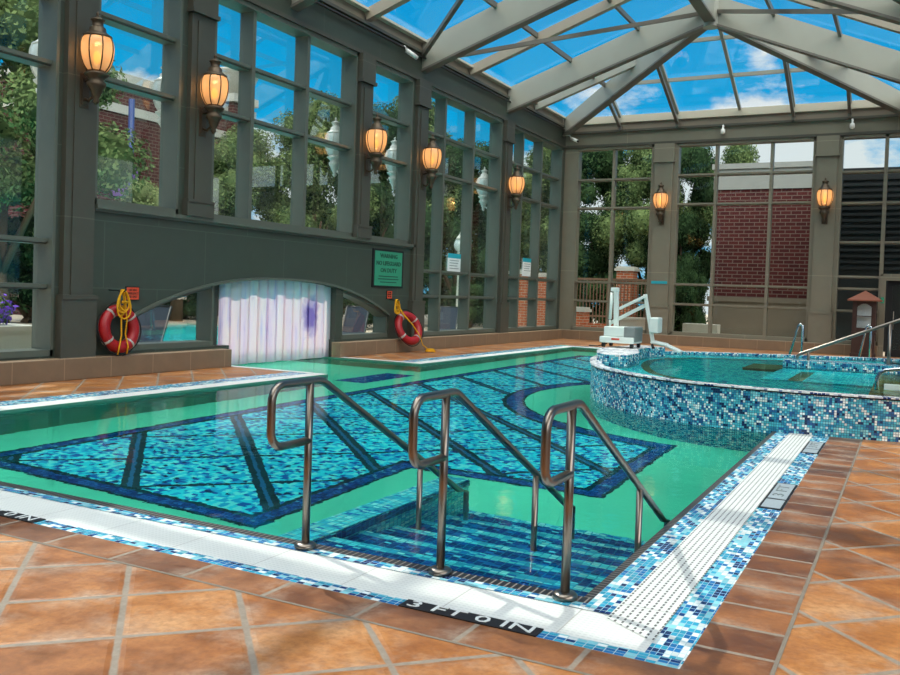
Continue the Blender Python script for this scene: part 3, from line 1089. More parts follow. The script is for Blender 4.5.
# ------------------------------------------------------------------ windows
WCOUNT = [0]
def window(axis, u0, u1, z0, z1, mull, bars, plane, face, jamb=0.22):
    """axis 'x': lies in a plane x = plane, u is y. axis 'y': plane y = plane, u is x. face = the inner wall face"""
    WCOUNT[0] += 1
    sgn = 1 if axis == 'x' else -1
    root = struct_empty('window_%d' % WCOUNT[0], (plane, (u0 + u1) / 2, z0) if axis == 'x' else ((u0 + u1) / 2, plane, z0))
    f = MB()
    def bx(a, c, d0, d1, e, g):
        lo, hi = sorted((plane + sgn * d0, plane + sgn * d1))
        if axis == 'x': f.box(lo, hi, a, c, e, g)
        else: f.box(a, c, lo, hi, e, g)
    D = abs(face - plane)
    w = 0.055
    bx(u0, u0 + w, -0.08, D + 0.01, z0, z1)
    bx(u1 - w, u1, -0.08, D + 0.01, z0, z1)
    bx(u0, u1, -0.08, D + 0.01, z0, z0 + 0.1)
    bx(u0, u1, -0.08, D + 0.01, z1 - 0.12, z1)
    for m_ in mull:
        bx(m_ - 0.05, m_ + 0.05, -0.06, D - 0.06, z0, z1)
    for z_ in bars:
        bx(u0, u1, -0.05, D * 0.62, z_ - 0.045, z_ + 0.045)
        bx(u0, u1, D * 0.62, D * 0.62 + 0.05, z_ - 0.02, z_ + 0.045)
    f.build('window_frame', PAINT if axis == 'x' else BACKPAINT, root)
    us = [u0] + list(mull) + [u1]
    zs = [z0] + list(bars) + [z1]
    for a, c in zip(us, us[1:]):
        for e, g in zip(zs, zs[1:]):
            p = MB()
            lo, hi = plane - 0.008, plane + 0.008
            if axis == 'x': p.box(lo, hi, a, c, e, g)
            else: p.box(a, c, lo, hi, e, g)
            p.build('pane', GLASS, root)
    return root
TALL = [1.48, 2.2, 5.0, 6.07]
HI = [5.0, 6.05]
window('x', -6.9, -0.85, 0.38, ZT, [-5.3, -2.4], TALL, GX, WX)
window('x', -0.15, 5.03, 0.38, ZT, [1.45, 3.4], TALL, GX, WX)
window('x', 5.76, 7.65, 2.87, ZT, [], HI, GX, WX)
window('x', 8.5, 13.4, 2.87, ZT, [9.72, 11.55], HI, GX, WX)
window('x', 14.05, 16.1, 2.87, ZT, [], HI, GX, WX)
window('x', 16.88, 21.93, 0.38, ZT, [18.1, 20.0], TALL, GX, WX)
window('x', 22.66, 27.5, 0.38, ZT, [23.85, 25.6], TALL, GX, WX)
window('y', -6.42, -3.5, 0.38, ZT, [-5.0], TALL, GY, BY)
window('y', -2.62, 2.02, 0.38, ZT, [-1.24, 0.63], [1.48, 2.2, 5.1, 6.15], GY, BY)
window('y', 2.84, 4.2, 0.38, ZT, [], [1.46, 2.2, 2.6, 3.75, 5.05, 6.09], GY, BY)
window('y', 4.2, 8.7, 2.62, ZT, [6.4], [3.75, 5.05, 6.09], GY, BY)
# arch side lights
def arch_window(a, c):
    WCOUNT[0] += 1
    root = struct_empty('window_%d' % WCOUNT[0], (GX, (a + c) / 2, 0.4))
    f = MB()
    f.box(GX - 0.05, WX - 0.02, a, c, 0.38, 0.50)
    K = 14
    pts = [(a + (c - a) * i / K) for i in range(K + 1)]
    for p, q in zip(pts, pts[1:]):
        f.bar((GX + 0.14, p, arch_z(p) - 0.03), (GX + 0.14, q, arch_z(q) - 0.03), 0.07, 0.32, up=(1, 0, 0))
    for u in (a, c - 0.06):
        top = arch_z(u + 0.03)
        if top > 0.5:
            f.box(GX - 0.05, WX - 0.03, u, u + 0.06, 0.38, top)
    f.build('window_frame', PAINT, root)
    g = MB()
    lo = g.add([(GX, p, 0.5) for p in pts])
    hi = g.add([(GX, p, max(0.52, arch_z(p))) for p in pts])
    for i in range(K):
        g.face([lo + i, lo + i + 1, hi + i + 1, hi + i])
    lo2 = g.add([(GX - 0.012, p, 0.5) for p in pts])
    hi2 = g.add([(GX - 0.012, p, max(0.52, arch_z(p))) for p in pts])
    for i in range(K):
        g.face([lo2 + i, hi2 + i, hi2 + i + 1, lo2 + i + 1])
    g.build('pane', GLASS, root)
arch_window(A0, 8.71)
arch_window(13.08, A1)
# entrance door beside the wooden cabinet
dr_ = struct_empty('door_1', (5.2, GY, 0.0))
f = MB()
f.box(4.2, 4.36, BY - 0.03, GY + 0.08, 0.0, 2.64)
f.box(6.3, 6.5, BY - 0.03, GY + 0.08, 0.0, 2.64)
f.box(4.36, 6.3, BY - 0.03, GY + 0.08, 2.5, 2.64)
f.build('door_frame', BACKPAINT, dr_)
f = MB()
f.box(4.42, 4.56, GY - 0.03, GY + 0.03, 0.0, 2.5); f.box(6.14, 6.3, GY - 0.03, GY + 0.03, 0.0, 2.5)
f.box(4.56, 6.14, GY - 0.03, GY + 0.03, 0.0, 0.25); f.box(4.56, 6.14, GY - 0.03, GY + 0.03, 2.36, 2.5)
dlf = f.build('door_leaf', LOUVER, dr_)
f = MB(); f.box(4.56, 6.14, GY - 0.008, GY + 0.008, 0.25, 2.36); f.build('pane', GLASS, dlf)
f = MB(); f.tube([(4.62, GY - 0.1, 0.9), (4.62, GY - 0.1, 1.5)], 0.015); f.build('door_handle', STEEL, dlf)

# ------------------------------------------------------------------ glass roof
def roof_z(x, y):
    """underside of the glass"""
    zl = ZE + (x - WX) * (AZ - ZE) / (AX - WX)
    zr = ZE + (REX - x) * (AZ - ZE) / (REX - AX)
    zb = ZE + (BY - 0.2 - y) * (AZ - ZE) / (BY - 0.2 - AY)
    return min(zl, zr, zb)
TH = 0.2
def rafter(p, q, depth_p, depth_q, th=TH, mat=None, drop=0.05):
    """plate-like beam whose top follows the glass from p to q (x, y, z at the glass)"""
    p, q = Vector(p), Vector(q)
    d = Vector((q.x - p.x, q.y - p.y, 0)).normalized()
    s_ = Vector((-d.y, d.x, 0)) * th / 2
    m = MB()
    P = []
    for k in (-1, 1):
        for e, dp in ((p, depth_p), (q, depth_q)):
            P.append(e + s_ * k + Vector((0, 0, -drop)))
            P.append(e + s_ * k + Vector((0, 0, -drop - dp)))
    b = m.add(P)
    for f_ in ((0, 1, 3, 2), (4, 6, 7, 5), (0, 4, 5, 1), (2, 3, 7, 6), (0, 2, 6, 4), (1, 5, 7, 3)):
        m.face([b + i for i in f_])
    # bottom flange, slightly wider
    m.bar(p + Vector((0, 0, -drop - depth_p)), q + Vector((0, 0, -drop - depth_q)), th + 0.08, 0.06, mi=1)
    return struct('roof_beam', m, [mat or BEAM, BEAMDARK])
RD = 0.78
for yy in (AY, 16.6, 10.9, 5.2, -0.5, -6.2):
    rafter((WX, yy, ZE + 0.02), (AX, yy, AZ), RD, 0.84)
    rafter((REX, yy, ZE + 0.02), (AX, yy, AZ), RD, 0.84)
rafter((WX + 0.1, BY - 0.3, ZE), (AX, AY, AZ), 0.6, 0.8)
rafter((REX - 0.05, BY - 0.25, ZE), (AX, AY, AZ), 0.6, 0.8)
rafter((AX, FY, AZ), (AX, AY, AZ), 0.8, 0.8, 0.24)           # ridge
hub = MB()
hub.lathe([(0.24, 0), (0.24, 1.15), (0.1, 1.2)], (AX, AY, AZ - 1.0), 12, smooth=False)
struct('roof_beam', hub, BEAM)
# intermediate rafters and glazing bars
def gbar(p, q, w=0.12, h=0.2, name='roof_beam', mat=None):
    m = MB()
    m.bar(Vector(p) - Vector((0, 0, h / 2)), Vector(q) - Vector((0, 0, h / 2)), w, h)
    struct(name, m, mat or BEAM)
for a, c in ((AY, 16.6), (16.6, 10.9), (10.9, 5.2), (5.2, -0.5), (-0.5, -6.2)):
    for k in (0.5,):
        yy = a + (c - a) * k
        gbar((WX, yy, ZE), (AX, yy, AZ), 0.2, 0.27, mat=BEAMTAN)
        gbar((REX, yy, ZE), (AX, yy, AZ), 0.2, 0.27, mat=BEAMTAN)
for f_ in (1 / 3, 2 / 3):
    zz = ZE + (AZ - ZE) * f_
    xl_, xr_ = WX + (AX - WX) * f_, REX + (AX - REX) * f_
    yb_ = BY - 0.2 + (AY - BY + 0.2) * f_
    gbar((xl_, FY, zz), (xl_, yb_, zz), 0.08, 0.14, mat=BEAMDARK)
    gbar((xr_, FY, zz), (xr_, yb_, zz), 0.08, 0.14, mat=BEAMDARK)
    gbar((xl_, yb_, zz), (xr_, yb_, zz), 0.09, 0.12)
# back slope bars
def back_pt(x, f_):
    return (x, BY - 0.2 + (AY - BY + 0.2) * f_, ZE + (AZ - ZE) * f_)
for x in (-4.75, -2.62, AX, 1.3, 3.05):
    fmax = (x - WX) / (AX - WX) if x < AX else (REX - x) / (REX - AX)
    fmax = min(1.0, fmax)
    gbar(back_pt(x, 0), back_pt(x, fmax), 0.10, 0.12)
    if abs(x - AX) > 0.1:
        m = MB()
        p, q = Vector(back_pt(x, 0.0)), Vector(back_pt(x, fmax))
        m.bar(p + Vector((0.0, -0.02, -0.42)), q + Vector((0.0, -0.0, -0.42)), 0.10, 0.10)
        m.box(x - 0.05, x + 0.05, BY - 0.26, BY, 7.86, 8.05)
        struct('roof_beam', m, BEAMDARK)
# left slope: jack bars in the hip triangle
for yy in (24.6,):
    f_ = (BY - 0.3 - yy) / (BY - 0.3 - AY)
    gbar((WX, yy, ZE), (WX + (AX - WX) * f_, yy, ZE + (AZ - ZE) * f_), 0.2, 0.3)
    gbar((REX, yy, ZE), (REX + (AX - REX) * f_, yy, ZE + (AZ - ZE) * f_), 0.2, 0.3)
# bracing rods
def rod(a, c, r=0.055):
    m = MB()
    m.bar(a, c, 0.11, 0.11)
    struct('roof_beam', m, BEAMDARK)
rod((WX + 0.05, 16.75, 7.93), (AX - 0.22, AY - 0.1, 10.12))
rod((REX - 0.05, 16.75, 7.93), (AX + 0.22, AY - 0.1, 10.12))
rod((WX + 0.05, 16.45, 8.0), (AX - 0.2, 10.9, 10.1))
rod((REX - 0.05, 16.45, 8.0), (AX + 0.2, 10.9, 10.1))
# glass
rg = MB()
def gp(*pts):
    b = rg.add(pts)
    rg.face([b + i for i in range(len(pts))])
LFT, RGT = (WX - 0.1, ZE), (REX + 0.1, ZE)
gp((WX - .1, FY, ZE), (AX, FY, AZ), (AX, AY, AZ), (WX - .1, BY - 0.1, ZE))
gp((AX, FY, AZ), (REX + .1, FY, ZE), (REX + .1, BY - 0.1, ZE), (AX, AY, AZ))
gp((WX - .1, BY - 0.1, ZE), (AX, AY, AZ), (REX + .1, BY - 0.1, ZE))
o = struct('roof_glazing', rg, ROOFGLASS)
md = o.modifiers.new('solid', 'SOLIDIFY'); md.thickness = 0.016; md.offset = 1.0
gw_ = MB()
b = gw_.add([(WX - .4, FY - .2, 8.05), (RX, FY - .2, 8.05), (REX, FY - .2, ZE), (AX, FY - .2, AZ), (WX - .4, FY - .2, ZE)])
gw_.face([b + i for i in range(5)])
b = gw_.add([(WX - .4, FY, 8.05), (RX, FY, 8.05), (REX, FY, ZE), (AX, FY, AZ), (WX - .4, FY, ZE)])
gw_.face([b + i for i in range(5)][::-1])
struct('wall_gable', gw_, WALL)

# ------------------------------------------------------------------ wall lanterns
def lantern(name, loc, label, group, metal, glass, lit):
    """local frame: +x points away from the wall; origin on the lantern's axis at globe centre"""
    root = thing(name, (0, 0, 0), label, 'lamp', group)
    m = MB()
    m.box(-0.30, -0.265, -0.09, 0.09, -0.85, -0.30)
    m.box(-0.27, -0.25, -0.06, 0.06, -0.80, -0.36)
    m.tube([(-0.26, 0, -0.70), (-0.16, 0, -0.74), (-0.05, 0, -0.66), (0, 0, -0.56)], 0.028, 8)
    m.tube([(-0.26, 0, -0.42), (-0.14, 0, -0.40), (0, 0, -0.42)], 0.022, 8)
    m.build('bracket', metal, root, bevel=0.006)
    m = MB()
    m.lathe([(0.001, -0.82), (0.025, -0.80), (0.055, -0.76), (0.04, -0.72), (0.075, -0.66), (0.10, -0.58), (0.145, -0.52), (0.15, -0.47), (0.11, -0.43), (0.14, -0.385), (0.185, -0.35), (0.195, -0.325), (0.145, -0.30), (0.14, -0.275)], seg=20)
    m.build('urn_base', metal, root)
    R = lambda z: 0.10 + 0.158 * math.sqrt(max(0.0, 1 - ((z - 0.07) / 0.375) ** 2)) ** 1.25 if z < 0.07 else 0.188 + 0.07 * math.sqrt(max(0.0, 1 - ((z - 0.07) / 0.19) ** 2))
    zs = [-0.285 + 0.535 * i / 14 for i in range(15)]
    m = MB()
    g = MB()
    seg = 24
    rings = [g.add([(R(z) * math.cos(2 * PI * k / seg), R(z) * math.sin(2 * PI * k / seg), z) for k in range(seg)]) for z in zs]
    for a, c in zip(rings, rings[1:]):
        for k in range(seg):
            g.face([a + k, a + (k + 1) % seg, c + (k + 1) % seg, c + k], smooth=True)
    gob = g.build('lamp_globe', glass, root)
    for k in range(8):
        m = MB()
        an = 2 * PI * (k + 0.5) / 8
        m.tube([((R(z) + 0.004) * math.cos(an), (R(z) + 0.004) * math.sin(an), z) for z in zs], 0.011, 6)
        m.build('cage_rib', metal, gob)
    m = MB()
    m.lathe([(0.19, 0.235), (0.225, 0.245), (0.225, 0.275), (0.18, 0.30), (0.13, 0.345), (0.125, 0.40), (0.10, 0.42), (0.085, 0.43), (0.085, 0.50), (0.11, 0.515), (0.115, 0.535), (0.06, 0.56), (0.03, 0.575), (0.02, 0.60), (0.035, 0.62), (0.02, 0.645), (0.001, 0.67)], seg=20)
    m.build('lamp_cap', metal, root)
    if lit:
        m = MB()
        m.sphere((0, 0, -0.06), 0.06, 10, 8, (1, 1, 1.7))
        m.build('bulb', FLAME, root)
    root.location = loc
    return root
LZ = 5.22
lampspots = [((-6.53, 5.42, LZ), 'largest lit amber lantern, on the pilaster above the left life ring'),
             ((-6.53, 8.10, LZ), 'lit amber lantern on the pilaster left of the three-light window, before the urn'),
             ((-6.53, 13.72, LZ), 'lit amber lantern on the pilaster right of the three-light window over the arch'),
             ((-6.53, 16.52, LZ), 'lit amber lantern on the pilaster right of the green warning sign'),
             ((-6.53, 22.3, LZ), 'lit amber lantern on the side wall, the one nearest the room corner')]
proto = lantern('wall_lantern', lampspots[0][0], lampspots[0][1], 'lit lanterns on the pilasters', BRONZE, AMBER, True)
for p, lb in lampspots[1:]:
    copy_tree(proto, p, lb)
for p, lb in (((-3.07, BY - 0.40, 5.2), 'lit amber lantern on the end wall pilaster behind the pool lift'),
              ((2.42, BY - 0.40, 5.2), 'lit amber lantern on the end wall pilaster near the wooden cabinet')):
    copy_tree(proto, p, lb, rz=-PI / 2)
lm = 0
for p in [q[0] for q in lampspots] + [(-3.07, BY - 0.40, 5.2), (2.42, BY - 0.40, 5.2)]:
    li = bpy.data.lights.new('lantern_light', 'POINT')
    li.energy = 6.0
    li.color = (1.0, 0.62, 0.28)
    li.shadow_soft_size = 0.05
    lo = bpy.data.objects.new('lantern_light', li)
    COL.objects.link(lo)
    lo.location = (p[0], p[1], p[2] + 0.05)
outspots = [((-7.735, 5.42, 5.2), 'white unlit lantern outside the leftmost tall window'), ((-7.735, 8.08, 5.2), 'white unlit lantern outside, against the brick building'),
            ((-7.735, 13.72, 5.2), 'white unlit lantern outside the three-light window over the arch'), ((-7.735, 16.55, 5.2), 'white unlit lantern outside the narrow window above the warning sign'),
            ((-7.735, 22.35, 5.2), 'white unlit lantern outside the tall window next to the warning sign')]
p2 = lantern('outdoor_lantern', outspots[0][0], outspots[0][1], 'white lanterns outside the side wall', LANTERNWHITE, MILK, False)
p2.rotation_euler = (0, 0, PI)
for p, lb in outspots[1:]:
    copy_tree(p2, p, lb, rz=PI)

# ------------------------------------------------------------------ handrails into the pool
def arc3(c, r, a0, a1, n, x):
    return [(x, c[0] + r * math.cos(a0 + (a1 - a0) * i / n), c[1] + r * math.sin(a0 + (a1 - a0) * i / n)) for i in range(n + 1)]
def handrail(x, y0, label):
    root = thing('handrail', (x, y0, 0), label, 'handrail', 'steel handrails at the pool steps')
    H = 1.03
    r = 0.1
    path = [(x, y0 - 0.0, 0.665)]
    path += arc3((y0 - 0.365 + r, 0.665 + r), r, -PI / 2, -PI, 7, x)
    path += arc3((y0 - 0.365 + r, H - r), r, PI, PI / 2, 7, x)
    yk = y0 + 0.13
    sl = (1.07) / 2.0
    path += [(x, yk - 0.05, H), (x, yk, H - 0.008), (x, yk + 0.05, H - 0.032)]
    ye = y0 + 2.16
    path += [(x, ye, H - 0.03 - (ye - yk - 0.05) * sl)]
    zl = path[-1][2]
    path += [(x, ye + 0.05, zl - 0.04), (x, ye + 0.07, zl - 0.1), (x, ye + 0.07, -1.25)]
    m = MB()
    m.tube(path, 0.0245, 12)
    m.build('rail', STEEL, root)
    m = MB()
    m.tube([(x, y0, 0.0), (x, y0, H - 0.005)], 0.0245, 12)
    m.build('post', STEEL, root)
    y2 = y0 + 1.42
    z2 = H - 0.03 - (y2 - yk - 0.05) * sl
    m = MB()
    m.tube([(x, y2, -0.8), (x, y2, z2)], 0.0225, 12)
    m.build('post', STEEL, root)
    m = MB()
    m.lathe([(0.068, 0.0), (0.068, 0.018), (0.055, 0.03), (0.028, 0.034)], (x, y0, 0.004), 20)
    m.build('flange', STEEL, root)
    return root
handrail(1.91, -0.11, 'bent steel pool handrail, leftmost of the three by the steps')
handrail(2.84, -0.085, 'bent steel pool handrail in the middle of the three by the steps')
handrail(3.59, -0.08, 'bent steel pool handrail nearest the white gutter corner')

# spa rails
def spa_rail_long():
    root = thing('spa_handrail', (3.42, 12.8, 0.6), 'long straight steel handrail rising to the right above the spa', 'handrail')
    m = MB()
    m.tube([(3.33, 12.8, 0.58), (3.33, 12.8, 0.66), (3.38, 12.8, 0.71), (5.0, 12.8, 1.41), (5.9, 12.8, 1.80)], 0.03, 10)
    m.build('rail', STEEL, root)
    m = MB()
    m.tube([(3.52, 12.8, 0.58), (3.52, 12.8, 0.76)], 0.026, 10)
    m.build('post', STEEL, root)
    m = MB()
    m.tube([(4.83, 12.8, 0.3), (4.83, 12.8, 1.33)], 0.03, 10)
    m.build('post', STEEL, root)
spa_rail_long()
def grab(x, y, zb, zt_, lean, label, group=None):
    root = thing('spa_grab_rail', (x, y, zb), label, 'handrail', group)
    m = MB()
    m.tube([(x - lean, y - 0.15, zb), (x, y, zt_ - 0.06), (x + 0.04, y, zt_), (x + 0.09, y + 0.02, zt_ - 0.04), (x + 0.1, y + 0.05, zb)], 0.026, 10)
    m.build('rail', CHROME, root)
    m = MB()
    m.lathe([(0.05, 0), (0.05, 0.02), (0.03, 0.03)], (x - lean, y - 0.15, zb), 12)
    m.lathe([(0.05, 0), (0.05, 0.02), (0.03, 0.03)], (x + 0.1, y + 0.05, zb), 12)
    m.build('flange', CHROME, root)
grab(2.86, 17.2, 0.0, 1.17, 0.26, 'small leaning steel grab rail behind the spa, left of the cabinet', 'grab rails behind the spa')
grab(4.26, 17.6, 0.0, 1.20, 0.2, 'small leaning steel grab rail in front of the wooden cabinet', 'grab rails behind the spa')
root = thing('spa_ladder_rail', (4.86, 9.0, 0.5), 'curved chrome ladder rail at the spa edge by the right border', 'handrail')
m = MB()
m.tube([(4.77, 9.0, 0.3), (4.77, 9.0, 0.62), (4.80, 9.0, 0.70), (4.87, 9.0, 0.75), (5.2, 9.0, 0.80), (5.5, 9.0, 0.72), (5.5, 9.0, 0.3)], 0.028, 10)
m.build('rail', CHROME, root)
m = MB(); m.box(4.86, 5.3, 8.98, 9.05, 0.42, 0.56); m.build('tread', WHITEPL, root, bevel=0.01)

# ------------------------------------------------------------------ life rings, ropes, signs
def xface(y, z, x=WX, tilt=0.0):
    """text frame on the left wall: reading direction +y, up +z, facing +x"""
    return Matrix(((0, 0, 1, x), (1, 0, 0, y), (0, 1, 0, z), (0, 0, 0, 1)))
def life_ring(loc, R, r, yaw, tilt, label):
    root = thing('life_ring', loc, label, 'life ring', 'life rings on the side wall')
    M = Matrix.Rotation(yaw, 3, 'Z') @ Matrix.Rotation(tilt, 3, 'Y')
    pt = lambda a, rr=R, off=0.0: M @ Vector((off, rr * math.sin(a), rr * math.cos(a)))
    m = MB()
    m.tube([Vector(loc) + pt(2 * PI * k / 40) for k in range(40)], r, 14, closed=True)
    ringo = m.build('ring_body', RED, root)
    for k in range(4):
        a0 = PI / 4 + k * PI / 2 + 0.15
        m = MB()
        m.tube([Vector(loc) + pt(a0 + 0.03 * (i - 2)) for i in range(5)], r + 0.005, 14)
        m.build('band', BANDW, ringo)
    m = MB()
    pts = []
    for k in range(4):
        a0 = PI / 4 + k * PI / 2 + 0.15
        for i in range(8):
            f_ = i / 8
            pts.append(Vector(loc) + pt(a0 + f_ * PI / 2, R + r + 0.01 + 0.035 * math.sin(PI * f_), 0.02))
    m.tube(pts, 0.012, 6, closed=True)
    m.build('grab_line', ROPEDK, root)
    return root
life_ring((WX + 0.17, 6.20, 0.80), 0.315, 0.10, 0.0, -0.12, 'red life ring hanging left of the arch under the narrow window')
life_ring((WX + 0.36, 15.62, 0.64), 0.36, 0.105, -0.25, -0.38, 'red life ring hanging right of the arch beneath the warning sign')
def rope_coil(name, hook, label, seed, drop, tails, heap=None):
    """loops hung on a wall hook, tails falling in front of the ring"""
    rnd = random.Random(seed)
    H_ = Vector(hook)
    root = thing(name, (WX, H_.y, H_.z), label, 'rope', 'throw ropes by the life rings')
    m = MB()
    for k in range(6):
        w = 0.05 + 0.018 * k
        h = drop * (0.75 + 0.3 * rnd.random())
        sk = rnd.uniform(-0.05, 0.05)
        pts = []
        for i in range(24):
            a_ = 2 * PI * i / 24
            f_ = (1 - math.cos(a_)) / 2
            pts.append(H_ + Vector((0.012 * k + 0.02 * f_, w * math.sin(a_) * (0.6 + 0.7 * f_) + sk * f_, -h * f_)))
        m.tube(pts, 0.0135, 6, closed=True)
    m.tube([H_ + Vector((0.03 + 0.012 * i, 0.045 * math.cos(i * 1.9), -drop * 0.45 + 0.02 * math.sin(i * 1.9))) for i in range(9)], 0.0135, 6)
    m.build('coil', ROPE, root)
    m = MB()
    for path in tails:
        m.tube(path, 0.0135, 6)
    if heap:
        hx, hy = heap
        m.tube([(hx + 0.12 * math.cos(i * 0.9) * (1 - i * 0.012), hy + 0.2 * math.sin(i * 0.9) * (1 - i * 0.012), 0.015 + 0.003 * i) for i in range(26)], 0.0135, 6)
    m.build('tail', ROPE, root)
    m = MB()
    m.tube([(WX, H_.y, H_.z - 0.01), (H_.x + 0.08, H_.y, H_.z - 0.02), (H_.x + 0.11, H_.y, H_.z + 0.03)], 0.012, 6)
    m.build('hook', FRAMEDK, root)
xr_ = WX + 0.31
rope_coil('throw_rope', (WX + 0.30, 6.12, 1.46), 'yellow rope coil hung over the life ring left of the arch', 3, 0.46,
          [[(xr_, 6.14, 1.2), (xr_ + 0.01, 6.11, 0.95), (xr_, 6.13, 0.7), (xr_ + 0.01, 6.08, 0.5), (xr_, 6.06, 0.37)],
           [(xr_, 6.20, 1.2), (xr_ + 0.01, 6.23, 0.95), (xr_, 6.21, 0.72), (xr_ + 0.01, 6.27, 0.5), (xr_, 6.25, 0.38)]])
x2 = WX + 0.20
rope_coil('throw_rope', (x2, 15.2, 1.38), 'yellow rope tied to the life ring right of the arch', 5, 0.36,
          [[(x2, 15.22, 1.3), (x2 + 0.16, 15.45, 0.95), (x2 + 0.30, 15.62, 0.72), (x2 + 0.42, 15.78, 0.45), (x2 + 0.46, 15.9, 0.2), (x2 + 0.6, 16.1, 0.03)],
           [(x2, 15.24, 1.32), (x2 + 0.14, 15.35, 1.0), (x2 + 0.28, 15.5, 0.80)]], (x2 + 0.55, 16.15))
def small_sign(y, z, w, h, label, body):
    root = thing('notice_sign', (WX, y, z - h / 2), label, 'sign', 'small red signs above the life rings')
    m = MB(); m.box(WX, WX + 0.02, y - w / 2, y + w / 2, z - h / 2, z + h / 2)
    m.build('board', SIGNDK, root)
    m = MB(); m.box(WX + 0.018, WX + 0.024, y - w / 2 + 0.015, y + w / 2 - 0.015, z - h / 2 + 0.015, z + h / 2 - 0.015)
    m.build('face', SIGNRED, root)
    text_mesh('lettering', body, h * 0.24, SIGNDK, xface(y, z, WX + 0.026), root, width=w * 0.8)
small_sign(6.62, 1.40, 0.30, 0.24, 'small red sign beside the yellow rope left of the arch', 'LIFE RING\nEMERGENCY\nUSE ONLY')
small_sign(15.18, 1.50, 0.26, 0.22, 'small red sign above the life ring right of the arch', 'LIFE RING\nEMERGENCY\nUSE ONLY')
root = thing('warning_sign', (WX, 15.06, 1.68), 'green framed warning notice on the wall right of the arch', 'sign')
m = MB(); m.box(WX, WX + 0.03, 14.32, 15.82, 1.68, 2.66); m.build('sign_frame', DARK, root)
m = MB(); m.box(WX + 0.02, WX + 0.036, 14.40, 15.74, 1.73, 2.61); m.build('sign_face', SIGNGREEN, root)
text_mesh('lettering', 'WARNING', 0.15, SIGNGREENDK, xface(15.07, 2.49, WX + 0.038), root, bold=0.004, width=0.85)
text_mesh('lettering', 'NO LIFEGUARD', 0.15, SIGNGREENDK, xface(15.07, 2.30, WX + 0.038), root, bold=0.004, width=1.2)
text_mesh('lettering', 'ON DUTY', 0.15, SIGNGREENDK, xface(15.07, 2.12, WX + 0.038), root, bold=0.004, width=0.8)
m = MB()
for zz, w in ((1.97, 0.95), (1.90, 1.0), (1.82, 0.8)):
    m.box(WX + 0.036, WX + 0.039, 15.07 - w / 2, 15.07 + w / 2, zz - 0.012, zz + 0.012)
m.build('fine_print', SIGNGREENDK, root)
def notice(y, z0, z1, w, label):
    root = thing('window_notice', (GX + 0.02, y, z0), label, 'sign', 'white notices on the tall windows')
    m = MB(); m.box(GX + 0.012, GX + 0.02, y - w / 2, y + w / 2, z0, z1); m.build('sheet', SIGNWHITE, root)
    m = MB(); m.box(GX + 0.018, GX + 0.024, y - w / 2, y + w / 2, z1 - 0.14, z1); m.build('heading', SIGNTEAL, root)
    m = MB()
    for k in range(4):
        m.box(GX + 0.018, GX + 0.023, y - w * 0.36, y + w * (0.36 - 0.06 * (k % 3)), z1 - 0.22 - 0.08 * k, z1 - 0.2 - 0.08 * k)
    m.build('fine_print', GREYPL, root)
notice(19.45, 2.24, 2.80, 0.85, 'white notice with teal heading on the window nearer the warning sign')
notice(25.2, 2.30, 2.95, 0.85, 'white notice with teal heading on the window nearer the room corner')
m = MB(); m.box(-3.36, -2.78, BY - 0.125, BY - 0.105, 2.20, 2.30)
tag(m.build('pilaster_label', SIGNTEAL), 'narrow teal strip label on the end wall pilaster', 'sign')
m = MB(); m.box(4.23, 4.33, BY - 0.05, BY - 0.025, 1.75, 1.95)
tag(m.build('door_label', SIGNGREEN), 'small green plate on the door frame by the cabinet', 'sign')

# mosaic depth markers
def depth_marker(name, x0, x1, y0, y1, label):
    root = thing(name, ((x0 + x1) / 2, (y0 + y1) / 2, 0.0), label, 'depth marker', 'depth markers set in the pool border')
    m = MB(); m.box(x0, x1, y0, y1, 0.0, 0.006)
    return root, m
root, m = depth_marker('depth_marker', 2.91, 3.66, -0.665, -0.56, 'depth marker lettered in mosaic along the near pool border')
m.build('panel', SIGNDK, root)
text_mesh('lettering', '3 FT 0 IN', 0.115, SIGNWHITE, Matrix.Translation((3.285, -0.612, 0.007)), root, width=0.68)
root, m = depth_marker('depth_marker', -0.6, 0.12, -0.665, -0.56, 'depth marker in the near pool border at the left edge')
m.build('panel', SIGNDK, root)
text_mesh('lettering', '3 FT 0 IN', 0.125, SIGNWHITE, Matrix.Translation((-0.24, -0.612, 0.007)), root, width=0.62)
RM = Matrix(((0, -1, 0, 0), (1, 0, 0, 0), (0, 0, 1, 0), (0, 0, 0, 1)))
for (y0, y1, lb) in ((2.75, 3.85, 'grey depth marker panel in the right pool border halfway to the spa'), (5.75, 6.65, 'grey depth marker panel in the right pool border against the spa')):
    root, m = depth_marker('depth_marker', 4.152, 4.328, y0, y1, lb)
    m.build('panel', DARK, root)
    m = MB(); m.box(4.168, 4.312, y0 + 0.03, y0 + (y1 - y0) * 0.32, 0.004, 0.008); m.box(4.168, 4.312, y0 + (y1 - y0) * 0.36, y1 - 0.03, 0.004, 0.008)
    m.build('tile_field', MARKGREY, root)
    text_mesh('lettering', '3 FT', 0.13, GREYPL, Matrix.Translation((4.24, y0 + (y1 - y0) * 0.67, 0.009)) @ RM, root, width=(y1 - y0) * 0.42)

